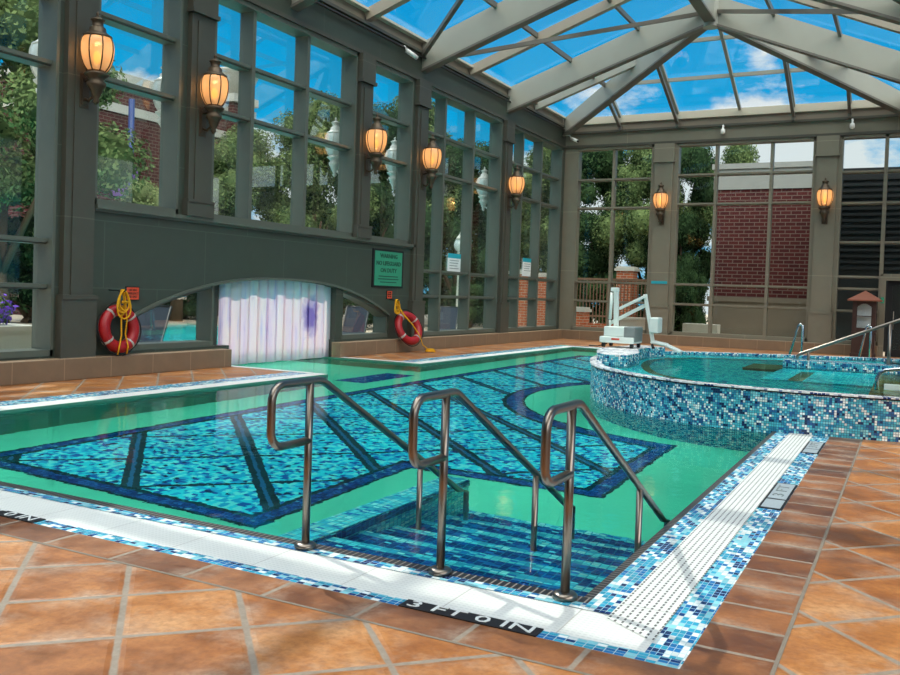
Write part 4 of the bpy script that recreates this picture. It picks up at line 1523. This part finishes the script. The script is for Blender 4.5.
# ------------------------------------------------------------------ strip curtain in the arch
root = thing('strip_curtain', (GX + 0.15, 10.68, 0.0), 'white translucent vinyl strip curtain hanging in the arch opening', 'curtain')
cy0, cy1 = 9.03, 12.82
ns = 13
for k in range(ns):
    a = cy0 + (cy1 - cy0) * k / ns - 0.03
    c = cy0 + (cy1 - cy0) * (k + 1) / ns + 0.03
    m = MB()
    K = 8
    top = [(a + (c - a) * i / K) for i in range(K + 1)]
    off = 0.012 * (k % 2)
    xs = [GX + 0.18 + off + 0.035 * math.sin(PI * i / K) * (1 if k % 3 else -1) for i in range(K + 1)]
    rows = 6
    idx = []
    for j in range(rows + 1):
        f_ = j / rows
        idx.append(m.add([(xs[i] + 0.02 * math.sin(k * 1.7) * (1 - f_), y, -0.02 + (arch_z(min(max(y, cy0), cy1)) + 0.03 + 0.02) * f_) for i, y in enumerate(top)]))
    for p, q in zip(idx, idx[1:]):
        for i in range(K):
            m.face([p + i, p + i + 1, q + i + 1, q + i], smooth=True)
    so = m.build('strip', CURTAIN, root)
    md = so.modifiers.new('solid', 'SOLIDIFY'); md.thickness = 0.004

# ------------------------------------------------------------------ pool lift
def pool_lift():
    L = Vector((0.20, 12.3, 0.66))
    root = thing('pool_lift', L, 'white pool lift with jointed arm standing at the spa edge', 'pool lift')
    P = lambda x, z, dy=0.0: (L.x + x, L.y + dy, L.z + z)
    m = MB()
    m.box(L.x - 0.44, L.x + 0.34, L.y - 0.35, L.y + 0.35, L.z + 0.10, L.z + 0.24)
    m.box(L.x - 0.36, L.x + 0.34, L.y - 0.30, L.y + 0.32, L.z + 0.24, L.z + 0.46)
    hob = m.build('base_housing', WHITEPL, root, bevel=0.02)
    m = MB(); m.box(L.x + 0.10, L.x + 0.36, L.y - 0.32, L.y + 0.30, L.z + 0.14, L.z + 0.47)
    m.build('battery_box', GREYPL, root, bevel=0.02)
    m = MB(); m.box(L.x - 0.16, L.x + 0.02, L.y - 0.36, L.y - 0.345, L.z + 0.17, L.z + 0.21)
    m.build('badge', LIFTRED, hob)
    for dx, dy in ((-0.36, -0.28), (0.28, -0.28), (-0.36, 0.28), (0.28, 0.28)):
        w = MB()
        w.tube([(L.x + dx - 0.03, L.y + dy, L.z + 0.055), (L.x + dx + 0.03, L.y + dy, L.z + 0.055)], 0.055, 12)
        w.box(L.x + dx - 0.015, L.x + dx + 0.015, L.y + dy - 0.02, L.y + dy + 0.02, L.z + 0.05, L.z + 0.11)
        w.build('caster', DARK, hob)
    m = MB(); m.bar(P(-0.16, 0.24), P(-0.20, 1.33), 0.10, 0.10, up=(0, 1, 0)); m.box(L.x - 0.31, L.x - 0.14, L.y - 0.06, L.y + 0.06, L.z + 1.24, L.z + 1.33)
    m.build('mast', WHITEPL, root, bevel=0.01)
    m = MB(); m.tube([P(-0.29, 1.22, -0.02), P(-0.31, 0.62, -0.02)], 0.035, 10); m.tube([P(-0.31, 0.62, -0.02), P(-0.31, 0.42, -0.02)], 0.022, 10)
    m.build('actuator', WHITEPL, root)
    m = MB(); m.bar(P(-0.10, 0.86, -0.05), P(0.48, 1.16, -0.05), 0.06, 0.06)
    m.build('upper_arm', WHITEPL, root, bevel=0.008)
    m = MB(); m.bar(P(-0.34, 0.52, 0.05), P(0.50, 0.98, 0.05), 0.06, 0.075)
    m.build('lower_arm', WHITEPL, root, bevel=0.008)
    m = MB(); m.bar(P(0.46, 1.20), P(0.68, 0.12), 0.075, 0.075, up=(0, 1, 0))
    m.build('hanger', WHITEPL, root, bevel=0.008)
    m = MB(); m.box(L.x + 0.62, L.x + 0.82, L.y - 0.2, L.y + 0.2, L.z + 0.36, L.z + 0.70)
    m.build('seat_back', WHITEPL, root, bevel=0.03)
    m = MB(); m.bar(P(0.66, 0.16), P(0.98, 0.11), 0.36, 0.06)
    m.build('seat', WHITEPL, root, bevel=0.02)
    m = MB(); m.bar(P(0.96, 0.11), P(1.30, -0.03), 0.30, 0.05)
    m.build('footrest', WHITEPL, root, bevel=0.015)
    m = MB(); m.tube([P(0.70, 0.12, -0.18), P(0.74, 0.02, -0.18)], 0.03, 8)
    m.build('joint', DARK, root)
    root.scale = (0.87, 0.87, 0.87)
    m = MB(); m.tube([P(-0.30, 0.08, -0.2), P(-0.5, 0.01, -0.25), P(-0.75, 0.0, -0.1)], 0.012, 6)
    m.build('cable', DARK, root)
pool_lift()

# ------------------------------------------------------------------ wooden cabinet with copper roof
def cabinet():
    x0, x1, y0, y1 = 3.46, 4.14, 26.72, 27.32
    root = thing('notice_cabinet', ((x0 + x1) / 2, (y0 + y1) / 2, 0), 'dark wooden cabinet with copper hipped roof at the end wall', 'cabinet')
    m = MB()
    m.box(x0 - 0.03, x1 + 0.03, y0 - 0.03, y1 + 0.03, 0.0, 0.12)
    m.box(x0, x1, y0, y1, 0.12, 0.78)
    m.box(x0 - 0.02, x1 + 0.02, y0 - 0.02, y1 + 0.02, 0.74, 0.80)
    for (xa, ya) in ((x0, y0), (x1 - 0.1, y0), (x0, y1 - 0.1), (x1 - 0.1, y1 - 0.1)):
        m.box(xa, xa + 0.1, ya, ya + 0.1, 0.8, 1.82)
    m.box(x0 + 0.1, x1 - 0.1, y1 - 0.05, y1 - 0.02, 0.8, 1.8)
    m.build('body', WOOD, root, bevel=0.006)
    m = MB(); K = 10
    m.box(x0 + 0.1, x1 - 0.1, y0 + 0.02, y0 + 0.06, 0.8, 0.94)
    for i in range(K):
        ua, ub = x0 + 0.1 + (x1 - x0 - 0.2) * i / K, x0 + 0.1 + (x1 - x0 - 0.2) * (i + 1) / K
        za = 1.58 + 0.14 * math.sin(PI * (i + 0.5) / K)
        m.box(ua, ub, y0 + 0.02, y0 + 0.06, za, 1.82)
    m.box(x0 + 0.1, x1 - 0.1, y0 + 0.02, y0 + 0.05, 1.3, 1.33)
    m.box(x0 + 0.1, x0 + 0.13, y0 + 0.02, y0 + 0.06, 0.94, 1.6)
    m.box(x1 - 0.13, x1 - 0.1, y0 + 0.02, y0 + 0.06, 0.94, 1.6)
    m.build('door', WOOD, root)
    m = MB(); m.box(x0 + 0.1, x1 - 0.1, y0 + 0.034, y0 + 0.042, 0.94, 1.72); m.build('pane', CLEAR, root)
    m = MB(); m.box(x0 + 0.12, x1 - 0.12, y0 + 0.3, y1 - 0.06, 1.28, 1.31); m.box(x0 + 0.11, x1 - 0.11, y1 - 0.07, y1 - 0.055, 0.85, 1.78); m.build('shelf', PAPER, root)
    m = MB(); xm, ym = (x0 + x1) / 2, (y0 + y1) / 2
    b = m.add([(x0 - 0.16, y0 - 0.16, 1.80), (x1 + 0.16, y0 - 0.16, 1.80), (x1 + 0.16, y1 + 0.16, 1.80), (x0 - 0.16, y1 + 0.16, 1.80), (xm, ym, 2.14),
               (x0 - 0.16, y0 - 0.16, 1.84), (x1 + 0.16, y0 - 0.16, 1.84), (x1 + 0.16, y1 + 0.16, 1.84), (x0 - 0.16, y1 + 0.16, 1.84)])
    m.face([b + 3, b + 2, b + 1, b])
    for i in range(4):
        j = (i + 1) % 4
        m.face([b + i, b + j, b + 5 + j, b + 5 + i])
        m.face([b + 5 + i, b + 5 + j, b + 4])
    m.build('roof', COPPER, root)
    for k, (u, w_) in enumerate(((3.58, 0.2), (3.84, 0.16))):
        pass
    m = MB(); m.box(x0 + 0.16, x0 + 0.34, y0 + 0.1, y0 + 0.26, 0.80, 1.02)
    tag(m.build('paper_stack', PAPER), 'white stack of paper inside the wooden cabinet', 'paper')
cabinet()

# ------------------------------------------------------------------ sensors and cameras on the beams
def sensor(x, y, z_, label):
    root = thing('beam_sensor', (x, y, z_), label, 'sensor', 'white sensors on the end wall beam')
    m = MB(); m.lathe([(0.03, 0.13), (0.03, 0.0), (0.075, -0.03), (0.085, -0.16), (0.06, -0.19), (0.001, -0.195)], (x, y, z_), 14); m.build('body', GREY, root)
    m = MB(); m.box(x - 0.03, x + 0.03, y, BY - 0.0, z_ + 0.08, z_ + 0.12); m.build('bracket', GREY, root)
sensor(-1.02, BY - 0.16, 7.72, 'white cone sensor on the end wall beam above the brick building')
sensor(3.14, BY - 0.16, 7.68, 'white cone sensor on the end wall beam above the cabinet')
def camera_unit(x, y, z_, dx, dy, label):
    root = thing('security_camera', (x, y, z_), label, 'camera', 'white cameras under the roof edge')
    m = MB(); m.tube([(x, y, z_), (x + 0.34 * dx, y + 0.34 * dy, z_ - 0.14)], 0.06, 12); m.build('body', GREY, root)
    m = MB(); m.tube([(x + 0.33 * dx, y + 0.33 * dy, z_ - 0.138), (x + 0.37 * dx, y + 0.37 * dy, z_ - 0.154)], 0.04, 12); m.build('lens', DARK, root)
    m = MB(); m.tube([(x, y, z_), (x - 0.06 * (1 if dx > 0 else 1), y, z_ + 0.12), (WX - 0.0, y, z_ + 0.12)], 0.02, 8); m.build('bracket', GREY, root)
camera_unit(WX + 0.16, 15.4, 7.86, 0.45, 0.85, 'small white camera on the side beam above the narrow window')
camera_unit(WX + 0.34, BY - 0.34, 7.62, 0.9, -0.4, 'small white camera in the corner where the roof beams meet')

# ------------------------------------------------------------------ outdoors
og = MB()
b = og.add([(-90, -60, -0.02), (-9.4, -60, -0.02), (-9.4, 110, -0.02), (-90, 110, -0.02)])
op = (-21.5, -9.4, 5.6, 23.0)
def oq(x0, x1, y0, y1):
    og.box(x0, x1, y0, y1, -0.6, -0.01)
oq(-90, op[0], -60, 110); oq(op[0], -7.4, -60, op[2]); oq(op[0], -7.4, op[3], 110)
oq(op[1], -7.4, op[2], NY0); oq(op[1], -7.4, NY1, op[3])
og.f = og.f[0:]
oq(-7.4, 60, 28.3, 110)
struct('ground', og, PATIO)
ow = MB(); ow.box(op[0], op[1], op[2], op[3], -0.7, -0.08); ow.box(op[1] - 0.01, -8.55, NY0, NY1, -0.7, -0.08)
struct('outdoor_pool_water', ow, OUTPOOL)

def leaf_cloud(mb, blobs, n, size, rnd, mi=0):
    tot = sum(r * r for *_, r in blobs)
    for (cx, cy, cz, r) in blobs:
        k = int(n * r * r / tot)
        for _ in range(k):
            d = Vector((rnd.gauss(0, 1), rnd.gauss(0, 1), rnd.gauss(0, 1))).normalized()
            rr = r * (0.72 + 0.34 * rnd.random())
            p = Vector((cx, cy, cz)) + Vector((d.x * rr, d.y * rr, d.z * rr * 0.85))
            s_ = size * (0.6 + 0.8 * rnd.random())
            nrm = (d + Vector((rnd.gauss(0, .5), rnd.gauss(0, .5), rnd.gauss(0, .5) + 0.35))).normalized()
            u = nrm.orthogonal().normalized()
            u.rotate(Matrix.Rotation(rnd.random() * 6.28, 3, nrm))
            w = nrm.cross(u)
            b = mb.add([p - u * s_ * 0.5, p + w * s_ * 0.28, p + u * s_ * 0.6, p - w * s_ * 0.28])
            mb.face([b, b + 1, b + 2, b + 3], mi)
def make_tree(name, H, spread, n, size, mat, seed, trunk_h):
    rnd = random.Random(seed)
    root = thing(name, (0, 0, 0), 'tree', 'tree', 'trees outside')
    blobs = []
    for i in range(26):
        a = rnd.random() * 2 * PI
        f_ = rnd.random()
        z_ = trunk_h + (H - trunk_h) * (0.12 + 0.8 * f_)
        env = spread * math.sqrt(max(0.06, 1 - (2 * f_ - 0.75) ** 2 / 1.7))
        q = env * math.sqrt(rnd.random()) * 0.85
        blobs.append((q * math.cos(a), q * math.sin(a), z_, spread * (0.24 + 0.2 * rnd.random())))
    m = MB()
    leaf_cloud(m, blobs, n, size, rnd)
    for (x, y, z_, r) in blobs:
        m.sphere((x, y, z_), r * 0.66, 7, 5)
    m.build('crown', mat, root)
    m = MB()
    m.tube([(0, 0, 0), (0.05, 0.02, trunk_h * 0.5), (0.0, 0.0, trunk_h), (0.1, 0, trunk_h + (H - trunk_h) * 0.4)], [0.24, 0.19, 0.16, 0.08], 8)
    for k in range(5):
        a = k * 1.3
        m.tube([(0, 0, trunk_h), (0.5 * spread * math.cos(a), 0.5 * spread * math.sin(a), trunk_h + (H - trunk_h) * 0.35)], [0.1, 0.04], 6)
    m.build('trunk', BARK, root)
    return root
T1 = make_tree('broadleaf_tree', 8.0, 2.5, 26000, 0.115, LEAF, 11, 1.0)
T2 = make_tree('broadleaf_tree', 9.0, 3.0, 28000, 0.13, LEAFDK, 23, 1.2)
T3 = make_tree('ornamental_tree', 3.9, 1.5, 11000, 0.08, LEAFLT, 37, 2.0)
T4 = make_tree('garden_shrub', 2.9, 1.7, 11000, 0.10, LEAFDK, 41, 0.1)
for q in (T4,):
    q['category'] = 'shrub'
    q['group'] = 'shrubs outside'
used = set()
K = 1.5
def out_(x, y):
    return (5.16 + (x - 5.16) * K, -4.52 + (y + 4.52) * K)
def place(T, x, y, sx, sz, rz, label, far=False):
    if far:
        (x, y), sx, sz = out_(x, y), sx * K, sz * K * 0.93
    o = copy_tree(T) if T.name in used else T
    used.add(T.name)
    o.location = (x, y, -0.01)
    o.rotation_euler = (0, 0, rz)
    o.scale = (sx, sx, sz)
    o['label'] = label
    return o
place(T1, -12.9, 8.3, 1.05, 1.12, 0.3, 'tall green tree outside the leftmost window', True)
place(T2, -15.6, 4.6, 0.9, 1.1, 5.2, 'dark tree cut by the left border outside the leftmost window', True)
place(T1, -13.2, 16.6, 0.78, 0.80, 2.0, 'lower green tree outside, in front of the brick pier with the urn', True)
place(T1, -13.0, 20.0, 0.85, 1.02, 1.7, 'tree outside the middle light of the window over the arch', True)
place(T2, -13.4, 23.5, 0.72, 0.98, 4.0, 'dark tree outside the right light of the window over the arch', True)
place(T1, -13.2, 27.2, 1.1, 1.2, 5.1, 'large tree seen through the narrow window above the warning sign', True)
place(T2, -14.0, 32.8, 1.05, 0.98, 3.0, 'dark tree behind the lamp post through the tall side window')
place(T1, -12.6, 38.6, 1.25, 1.18, 0.7, 'tree behind the orange brick pillars by the corner side window')
place(T2, -9.4, 38.6, 0.85, 1.08, 1.2, 'dark tree beyond the railing in the left half of the end corner window')
place(T1, -6.2, 37.8, 1.0, 1.2, 2.5, 'tree beyond the railing in the right half of the end corner window')
place(T2, -4.5, 37.2, 0.6, 1.02, 3.6, 'dark tree left of the brick building through the end wall')
place(T1, -3.6, 43.0, 0.9, 1.24, 0.2, 'tree top showing above the pale parapet of the brick building')
place(T1, -20.0, 47.0, 1.7, 1.3, 3.3, 'distant large tree far behind the lamp post')
place(T3, -12.6, 12.0, 0.95, 1.0, 2.2, 'small pale tree outside the narrow window, against the brick wall', True)
place(T3, -13.4, 14.2, 0.8, 1.0, 0.9, 'small pale tree right of the blue pole before the brick building', True)
place(T4, -7.6, 37.0, 1.2, 0.95, 0.4, 'dark shrub behind the railing, left of the tall brick pillar')
place(T4, -4.9, 36.6, 1.0, 0.9, 1.4, 'dark shrub behind the railing, right of the tall brick pillar')
place(T4, -3.6, 32.6, 0.75, 1.0, 2.4, 'dark shrub left of the brick building at the foot of the tree')
place(T4, -3.75, 35.3, 0.62, 1.25, 3.4, 'dark shrub tight against the corner of the brick building')
place(T4, -2.85, 32.2, 0.45, 0.95, 0.1, 'dark shrub right behind the glass, left of the brick building')
place(T4, -11.8, 29.6, 0.8, 0.7, 4.4, 'dark shrub behind the lamp post')
place(T4, -14.5, 27.0, 1.1, 1.0, 0.2, 'dark shrub left of the lamp post, beyond the pool')
place(T4, -16.5, 31.5, 1.2, 1.1, 1.2, 'dark shrub far behind the lamp post')
place(T4, -17.0, 38.0, 1.3, 1.2, 2.2, 'dark shrub at the back between the brick pillars and the lamp post')
place(T4, -14.8, 42.5, 1.3, 1.2, 3.2, 'dark shrub far back near the orange brick pillars')
place(T4, -23.5, 9.5, 1.4, 1.35, 4.2, 'dark shrub beyond the pool in the leftmost window')
place(T4, -24.0, 13.8, 1.3, 1.3, 5.2, 'dark shrub beyond the pool at the right edge of the leftmost window')
place(T4, -23.2, 16.9, 1.3, 1.3, 3.3, 'dark shrub beyond the pool, between the leftmost window and the brick wall')
place(T4, -23.0, 5.8, 1.3, 1.3, 0.8, 'dark shrub beyond the flower planter')
place(T4, -24.2, 25.6, 1.1, 0.85, 1.8, 'dark shrub beyond the outdoor pool behind the left arch window')
place(T4, -24.4, 30.5, 1.2, 1.2, 2.9, 'dark shrub at the foot of the urn pier')
place(T4, -22.0, 34.5, 1.3, 1.2, 3.9, 'dark shrub beyond the outdoor pool behind the right arch window')
place(T4, -9.9, 37.4, 1.1, 1.0, 4.7, 'dark shrub behind the left end of the brown railing')
place(T4, -13.0, 35.6, 1.0, 0.8, 5.4, 'dark shrub between the orange brick pillars')

def building_left():
    (xf, ya), (_, yb) = out_(-16, 12.5), out_(-16, 20.3)
    root = thing('brick_building', (xf - 4, (ya + yb) / 2, 0), 'red brick building with stone band outside the narrow side window', 'building')
    m = MB(); m.box(xf - 9, xf, ya, yb, -0.01, 10.4); m.build('wall', BRICK, root)
    m = MB(); m.box(xf - 9.1, xf + 0.15, ya - 0.1, yb + 0.1, 10.4, 10.9); m.box(xf - 9.05, xf + 0.08, ya - 0.05, yb + 0.05, 9.1, 9.5); m.build('stone_band', LIMESTONE, root)
    (_, yp) = out_(-16, 19.4)
    m = MB(); m.box(xf - 1.0, xf + 0.5, yp - 0.75, yp + 0.75, -0.01, 11.0); m.build('corner_pier', BRICK, root)
    m = MB(); m.box(xf - 1.2, xf + 0.7, yp - 0.95, yp + 0.95, 11.0, 11.4); m.build('pier_cap', LIMESTONE, root)
    m = MB()
    m.lathe([(r_ * 1.62, z_ * 1.55) for r_, z_ in [(0.001, 0.0), (0.3, 0.0), (0.22, 0.08), (0.3, 0.14), (0.52, 0.28), (0.72, 0.5), (0.8, 0.72), (0.84, 0.76), (0.84, 0.82), (0.76, 0.82), (0.7, 0.7)]], (xf - 0.25, yp, 11.4), 24)
    tag(m.build('stone_urn', LIMESTONE), 'pale stone urn on top of the brick pier outside', 'urn')
    px_, py_ = out_(-15.3, 14.15)
    m = MB(); m.tube([(px_, py_, -0.01), (px_, py_, 9.6)], 0.13, 10)
    tag(m.build('flag_pole', POLEBLUE), 'thin dark blue pole in front of the brick building', 'pole')
    (_, yq) = out_(-16, 14.5)
    root = thing('hanging_banner', (xf + 0.1, yq, 5.4), 'purple banner on the brick building', 'banner')
    m = MB(); m.box(xf + 0.08, xf + 0.14, yq - 0.75, yq + 0.75, 5.4, 6.8); m.build('cloth', BANNER, root)
    m = MB(); m.tube([(xf + 0.1, yq - 0.9, 6.8), (xf + 0.1, yq + 0.9, 6.8)], 0.05, 8); m.build('bar', FRAMEDK, root)
building_left()

def building_back():
    root = thing('brick_building', (0.0, 36, 0), 'dark red brick building with pale stone top seen through the end wall', 'building')
    m = MB(); m.box(-2.46, 1.9, 34, 40, 0.0, 6.35); m.build('wall', BRICK, root)
    m = MB(); m.box(-2.52, 1.95, 33.94, 40, 6.35, 7.2); m.box(-2.6, 2.0, 33.85, 40, 7.2, 7.42); m.build('parapet', PARAPET, root)
    m = MB(); m.box(-2.52, 1.95, 33.9, 34.0, 0.0, 1.65); m.box(-2.58, 1.98, 33.84, 34.0, 1.65, 1.85); m.build('plinth', PLINTH, root)
building_back()
root = thing('service_building', (6.0, 33, 0), 'dark louvred building behind the glass near the cabinet', 'building')
m = MB(); m.box(2.4, 12, 31.6, 38, 0.0, 6.75); m.build('wall', LOUVER, root)
m = MB()
for k in range(16):
    m.box(2.4, 12, 31.5, 31.6, 3.0 + 0.22 * k, 3.1 + 0.22 * k)
m.build('louver', LOUVER, root)

def brick_pillar(x, y, w, h, label, mat=BRICKORANGE):
    root = thing('brick_pillar', (x, y, 0), label, 'pillar', 'brick pillars outdoors')
    m = MB(); m.box(x - w / 2, x + w / 2, y - w / 2, y + w / 2, -0.01, h); m.build('shaft', mat, root)
    m = MB(); m.box(x - w / 2 - .08, x + w / 2 + .08, y - w / 2 - .08, y + w / 2 + .08, h, h + 0.12)
    m.box(x - w / 2 - .02, x + w / 2 + .02, y - w / 2 - .02, y + w / 2 + .02, h + 0.12, h + 0.2); m.build('cap', LIMESTONE, root)
brick_pillar(-6.25, 34.4, 0.75, 2.85, 'brick pillar with pale cap beyond the railing, tallest through the end wall corner window')
brick_pillar(-7.3, 30.9, 0.8, 1.0, 'low brick pillar with pale cap at the lower left of the end wall corner window')
brick_pillar(-3.9, 31.0, 0.7, 1.2, 'low brick pillar with pale cap behind the pool lift arm')
brick_pillar(-9.6, 30.3, 0.75, 2.5, 'orange brick pillar through the side window nearest the corner')
brick_pillar(-10.4, 34.8, 0.75, 2.5, 'orange brick pillar beside the white notice near the corner')
root = thing('railing', (-5.2, 34.0, 0), 'brown slatted railing outside the end wall corner window', 'railing')
m = MB(); m.box(-8.8, -3.2, 33.96, 34.04, 2.40, 2.50); m.box(-8.8, -3.2, 33.97, 34.03, 0.75, 0.83); m.build('rail', RAILBROWN, root)
for k in range(36):
    m = MB(); xx = -8.75 + 5.5 * k / 35
    m.box(xx - 0.02, xx + 0.02, 33.98, 34.02, 0.0, 2.40); m.build('baluster', RAILBROWN, root)
m = MB(); m.box(-5.6, -4.2, 31.4, 31.7, -0.01, 0.75); m.box(-5.7, -4.1, 31.35, 31.75, 0.75, 0.85)
tag(m.build('garden_wall', LIMESTONE), 'low pale garden wall between the two low brick pillars', 'wall')
m = MB(); m.box(-8.3, -5.6, 30.6, 30.9, -0.01, 0.55)
tag(m.build('garden_wall', BRICKORANGE), 'low brick wall under the end wall corner window', 'wall')
m = MB(); m.box(-2.6, -1.3, 29.6, 30.2, -0.01, 0.75)
tag(m.build('planter_box', LIMESTONE), 'long pale planter under the middle end window', 'planter')

# lamp post
root = thing('lamp_post', (-10.6, 26.4, 0), 'cream garden lamp post with white globe outside the tall side window', 'lamp post')
m = MB(); m.lathe([(0.2, 0), (0.2, 0.3), (0.13, 0.4), (0.11, 0.5), (0.10, 3.1), (0.14, 3.15), (0.1, 3.25)], (-10.6, 26.4, -0.01), 14); m.build('pole', LAMPPOST, root)
m = MB(); m.sphere((-10.6, 26.4, 3.48), 0.27, 16, 10, (1, 1, 1.05)); m.build('lamp_globe', MILK, root)
m = MB(); m.lathe([(0.22, 3.68), (0.15, 3.80), (0.07, 3.9), (0.03, 4.02), (0.001, 4.12)], (-10.6, 26.4, 0), 14); m.build('lamp_cap', LAMPPOST, root)

# loungers
def lounger():
    root = thing('sun_lounger', (0, 0, 0), 'lounger', 'sun lounger', 'dark sun loungers outdoors')
    m = MB()
    m.tube([(-0.32, -1.0, 0.36), (-0.32, 0.2, 0.36), (-0.32, 0.85, 1.12)], 0.025, 8)
    m.tube([(0.32, -1.0, 0.36), (0.32, 0.2, 0.36), (0.32, 0.85, 1.12)], 0.025, 8)
    m.tube([(-0.32, -1.0, 0.36), (0.32, -1.0, 0.36)], 0.025, 8)
    m.tube([(-0.32, 0.85, 1.12), (0.32, 0.85, 1.12)], 0.025, 8)
    m.build('frame', FRAMEDK, root)
    m = MB(); m.bar((0, -0.98, 0.36), (0, 0.2, 0.36), 0.6, 0.02); m.build('seat', SLING, root)
    m = MB(); m.bar((0, 0.2, 0.36), (0, 0.83, 1.1), 0.6, 0.02); m.build('backrest', SLING, root)
    for (x, y) in ((-0.32, -0.8), (0.32, -0.8), (-0.32, 0.35), (0.32, 0.35)):
        m = MB(); m.tube([(x, y, 0.0), (x, y + 0.05, 0.36)], 0.022, 8); m.build('leg', FRAMEDK, root)
    return root
LG = lounger()
lspots = [((-8.4, 8.25, 0), 0.5, 'dark sun lounger outside the left arch window'), ((-8.6, 16.0, 0), 0.4, 'dark sun lounger outside the right arch window'),
          ((-8.9, 19.6, 0), 0.3, 'dark sun lounger outside the tall window right of the second life ring'), ((-8.9, 22.1, 0), 0.3, 'dark sun lounger outside by the lamp post')]
for i, (p, rz, lb) in enumerate(lspots):
    o = LG if i == 0 else copy_tree(LG)
    o.location = (p[0], p[1], -0.01); o.rotation_euler = (0, 0, rz); o['label'] = lb
# planter with flowers near the leftmost window
root = thing('stone_planter', (-10.2, 6.1, 0), 'stone planter of purple flowers outside the leftmost window', 'planter')
m = MB(); m.box(-10.9, -9.7, 5.0, 6.9, -0.01, 0.62); m.box(-10.98, -9.62, 4.92, 6.98, 0.62, 0.70); m.build('box', LIMESTONE, root)
m = MB(); rnd = random.Random(2)
leaf_cloud(m, [(-10.3, 5.6, 0.9, 0.4), (-10.3, 6.3, 0.95, 0.38)], 500, 0.12, rnd); m.build('foliage', LEAF, root)
m = MB(); leaf_cloud(m, [(-10.25, 5.6, 0.98, 0.42), (-10.25, 6.3, 1.02, 0.4)], 420, 0.09, rnd); m.build('blossoms', PURPLE, root)
m = MB(); m.box(-13.0, -12.2, 12.4, 13.6, -0.01, 0.5); m.box(-13.1, -12.1, 12.3, 13.7, 0.5, 0.56)

# ------------------------------------------------------------------ sky, sun, camera
w = bpy.data.worlds.new('sky')
scene.world = w
w.use_nodes = True
t = NT(w.node_tree)
t.n.clear()
gen = t.node('ShaderNodeTexCoord').outputs['Generated']
nrm = t.node('ShaderNodeVectorMath', operation='NORMALIZE')
t.put(nrm.inputs[0], gen)
d = nrm.outputs[0]
dx, dy, dz = t.xyz(d)
blue = t.ramp(t.rng(dz, 0.0, 0.5), [(0.0, srgb(84, 196, 240)), (0.25, srgb(16, 184, 246)), (1.0, srgb(8, 156, 230))])
wv = t.comb(dx, dy, t.m('MULTIPLY', dz, 2.2))
cn = t.noise(wv, 5.5, 7, 0.6)
c2 = t.noise(wv, 1.6, 3, 0.5)
low = t.rng(dz, 0.14, 0.23, 1.0, 0.0)
cm = t.rng(t.m('ADD', t.m('MULTIPLY', cn, 0.75), t.m('ADD', t.m('MULTIPLY', c2, 0.4), t.m('MULTIPLY', low, 0.20))), 0.72, 0.79)
# added unseen bright cloud overhead and behind the viewer, to light pool and deck
over = t.node('ShaderNodeVectorMath', operation='DOT_PRODUCT')
t.put(over.inputs[0], d)
over.inputs[1].default_value = Vector((0.30, -0.42, 0.86)).normalized()
ov = t.rng(t.m('ADD', over.outputs['Value'], t.m('MULTIPLY', t.m('SUBTRACT', cn, 0.5), 0.25)), 0.60, 0.72)
sky1 = t.mix(cm, blue, (0.95, 0.97, 1.0))
bg1 = t.node('ShaderNodeBackground')
t.put(bg1.inputs[0], sky1)
bg1.inputs[1].default_value = 1.0
bg2 = t.node('ShaderNodeBackground')
t.put(bg2.inputs[0], (1.0, 0.98, 0.95))
bg2.inputs[1].default_value = 5.0
mx = t.node('ShaderNodeMixShader')
t.put(mx.inputs[0], ov)
t.l.new(bg1.outputs[0], mx.inputs[1])
t.l.new(bg2.outputs[0], mx.inputs[2])
ow_ = t.node('ShaderNodeOutputWorld')
t.l.new(mx.outputs[0], ow_.inputs[0])

sun = bpy.data.lights.new('sun', 'SUN')
sun.energy = 3.0
sun.angle = math.radians(0.6)
sun.color = (1.0, 0.93, 0.82)
so = bpy.data.objects.new('sun', sun)
COL.objects.link(so)
sd = Vector((-0.62, 0.24, 0.75)).normalized()      # direction towards the sun
so.rotation_euler = sd.to_track_quat('Z', 'Y').to_euler()
so.location = (0, 0, 20)

F, CPX, CPY = 885.2027, 450.1857, 316.8205
yaw, pitch, roll = -0.4805, -0.0269, 0.0346
fw = Vector((math.sin(yaw) * math.cos(pitch), math.cos(yaw) * math.cos(pitch), math.sin(pitch)))
r = fw.cross(Vector((0, 0, 1))).normalized()
u = r.cross(fw)
r2 = r * math.cos(roll) + u * math.sin(roll)
u2 = -r * math.sin(roll) + u * math.cos(roll)
cam = bpy.data.cameras.new('camera')
cam.sensor_width = 36.0
cam.lens = F * 36.0 / 900.0
cam.shift_x = (450 - CPX) / 900.0
cam.shift_y = -(337.5 - CPY) / 900.0
cam.clip_end = 500
co = bpy.data.objects.new('camera', cam)
COL.objects.link(co)
M = Matrix((r2, u2, -fw)).transposed().to_4x4()
M.translation = Vector((5.16, -4.5212, 1.6))
co.matrix_world = M
scene.camera = co

scene.view_settings.view_transform = 'Standard'
scene.view_settings.look = 'None'
scene.view_settings.exposure = -0.15
scene.view_settings.gamma = 1.0
scene.view_settings.use_curve_mapping = False
cy = scene.cycles
cy.max_bounces = 14
cy.diffuse_bounces = 4
cy.glossy_bounces = 6
cy.transmission_bounces = 10
cy.transparent_max_bounces = 40
cy.caustics_reflective = True
cy.caustics_refractive = True
cy.sample_clamp_indirect = 8.0
cy.use_denoising = True
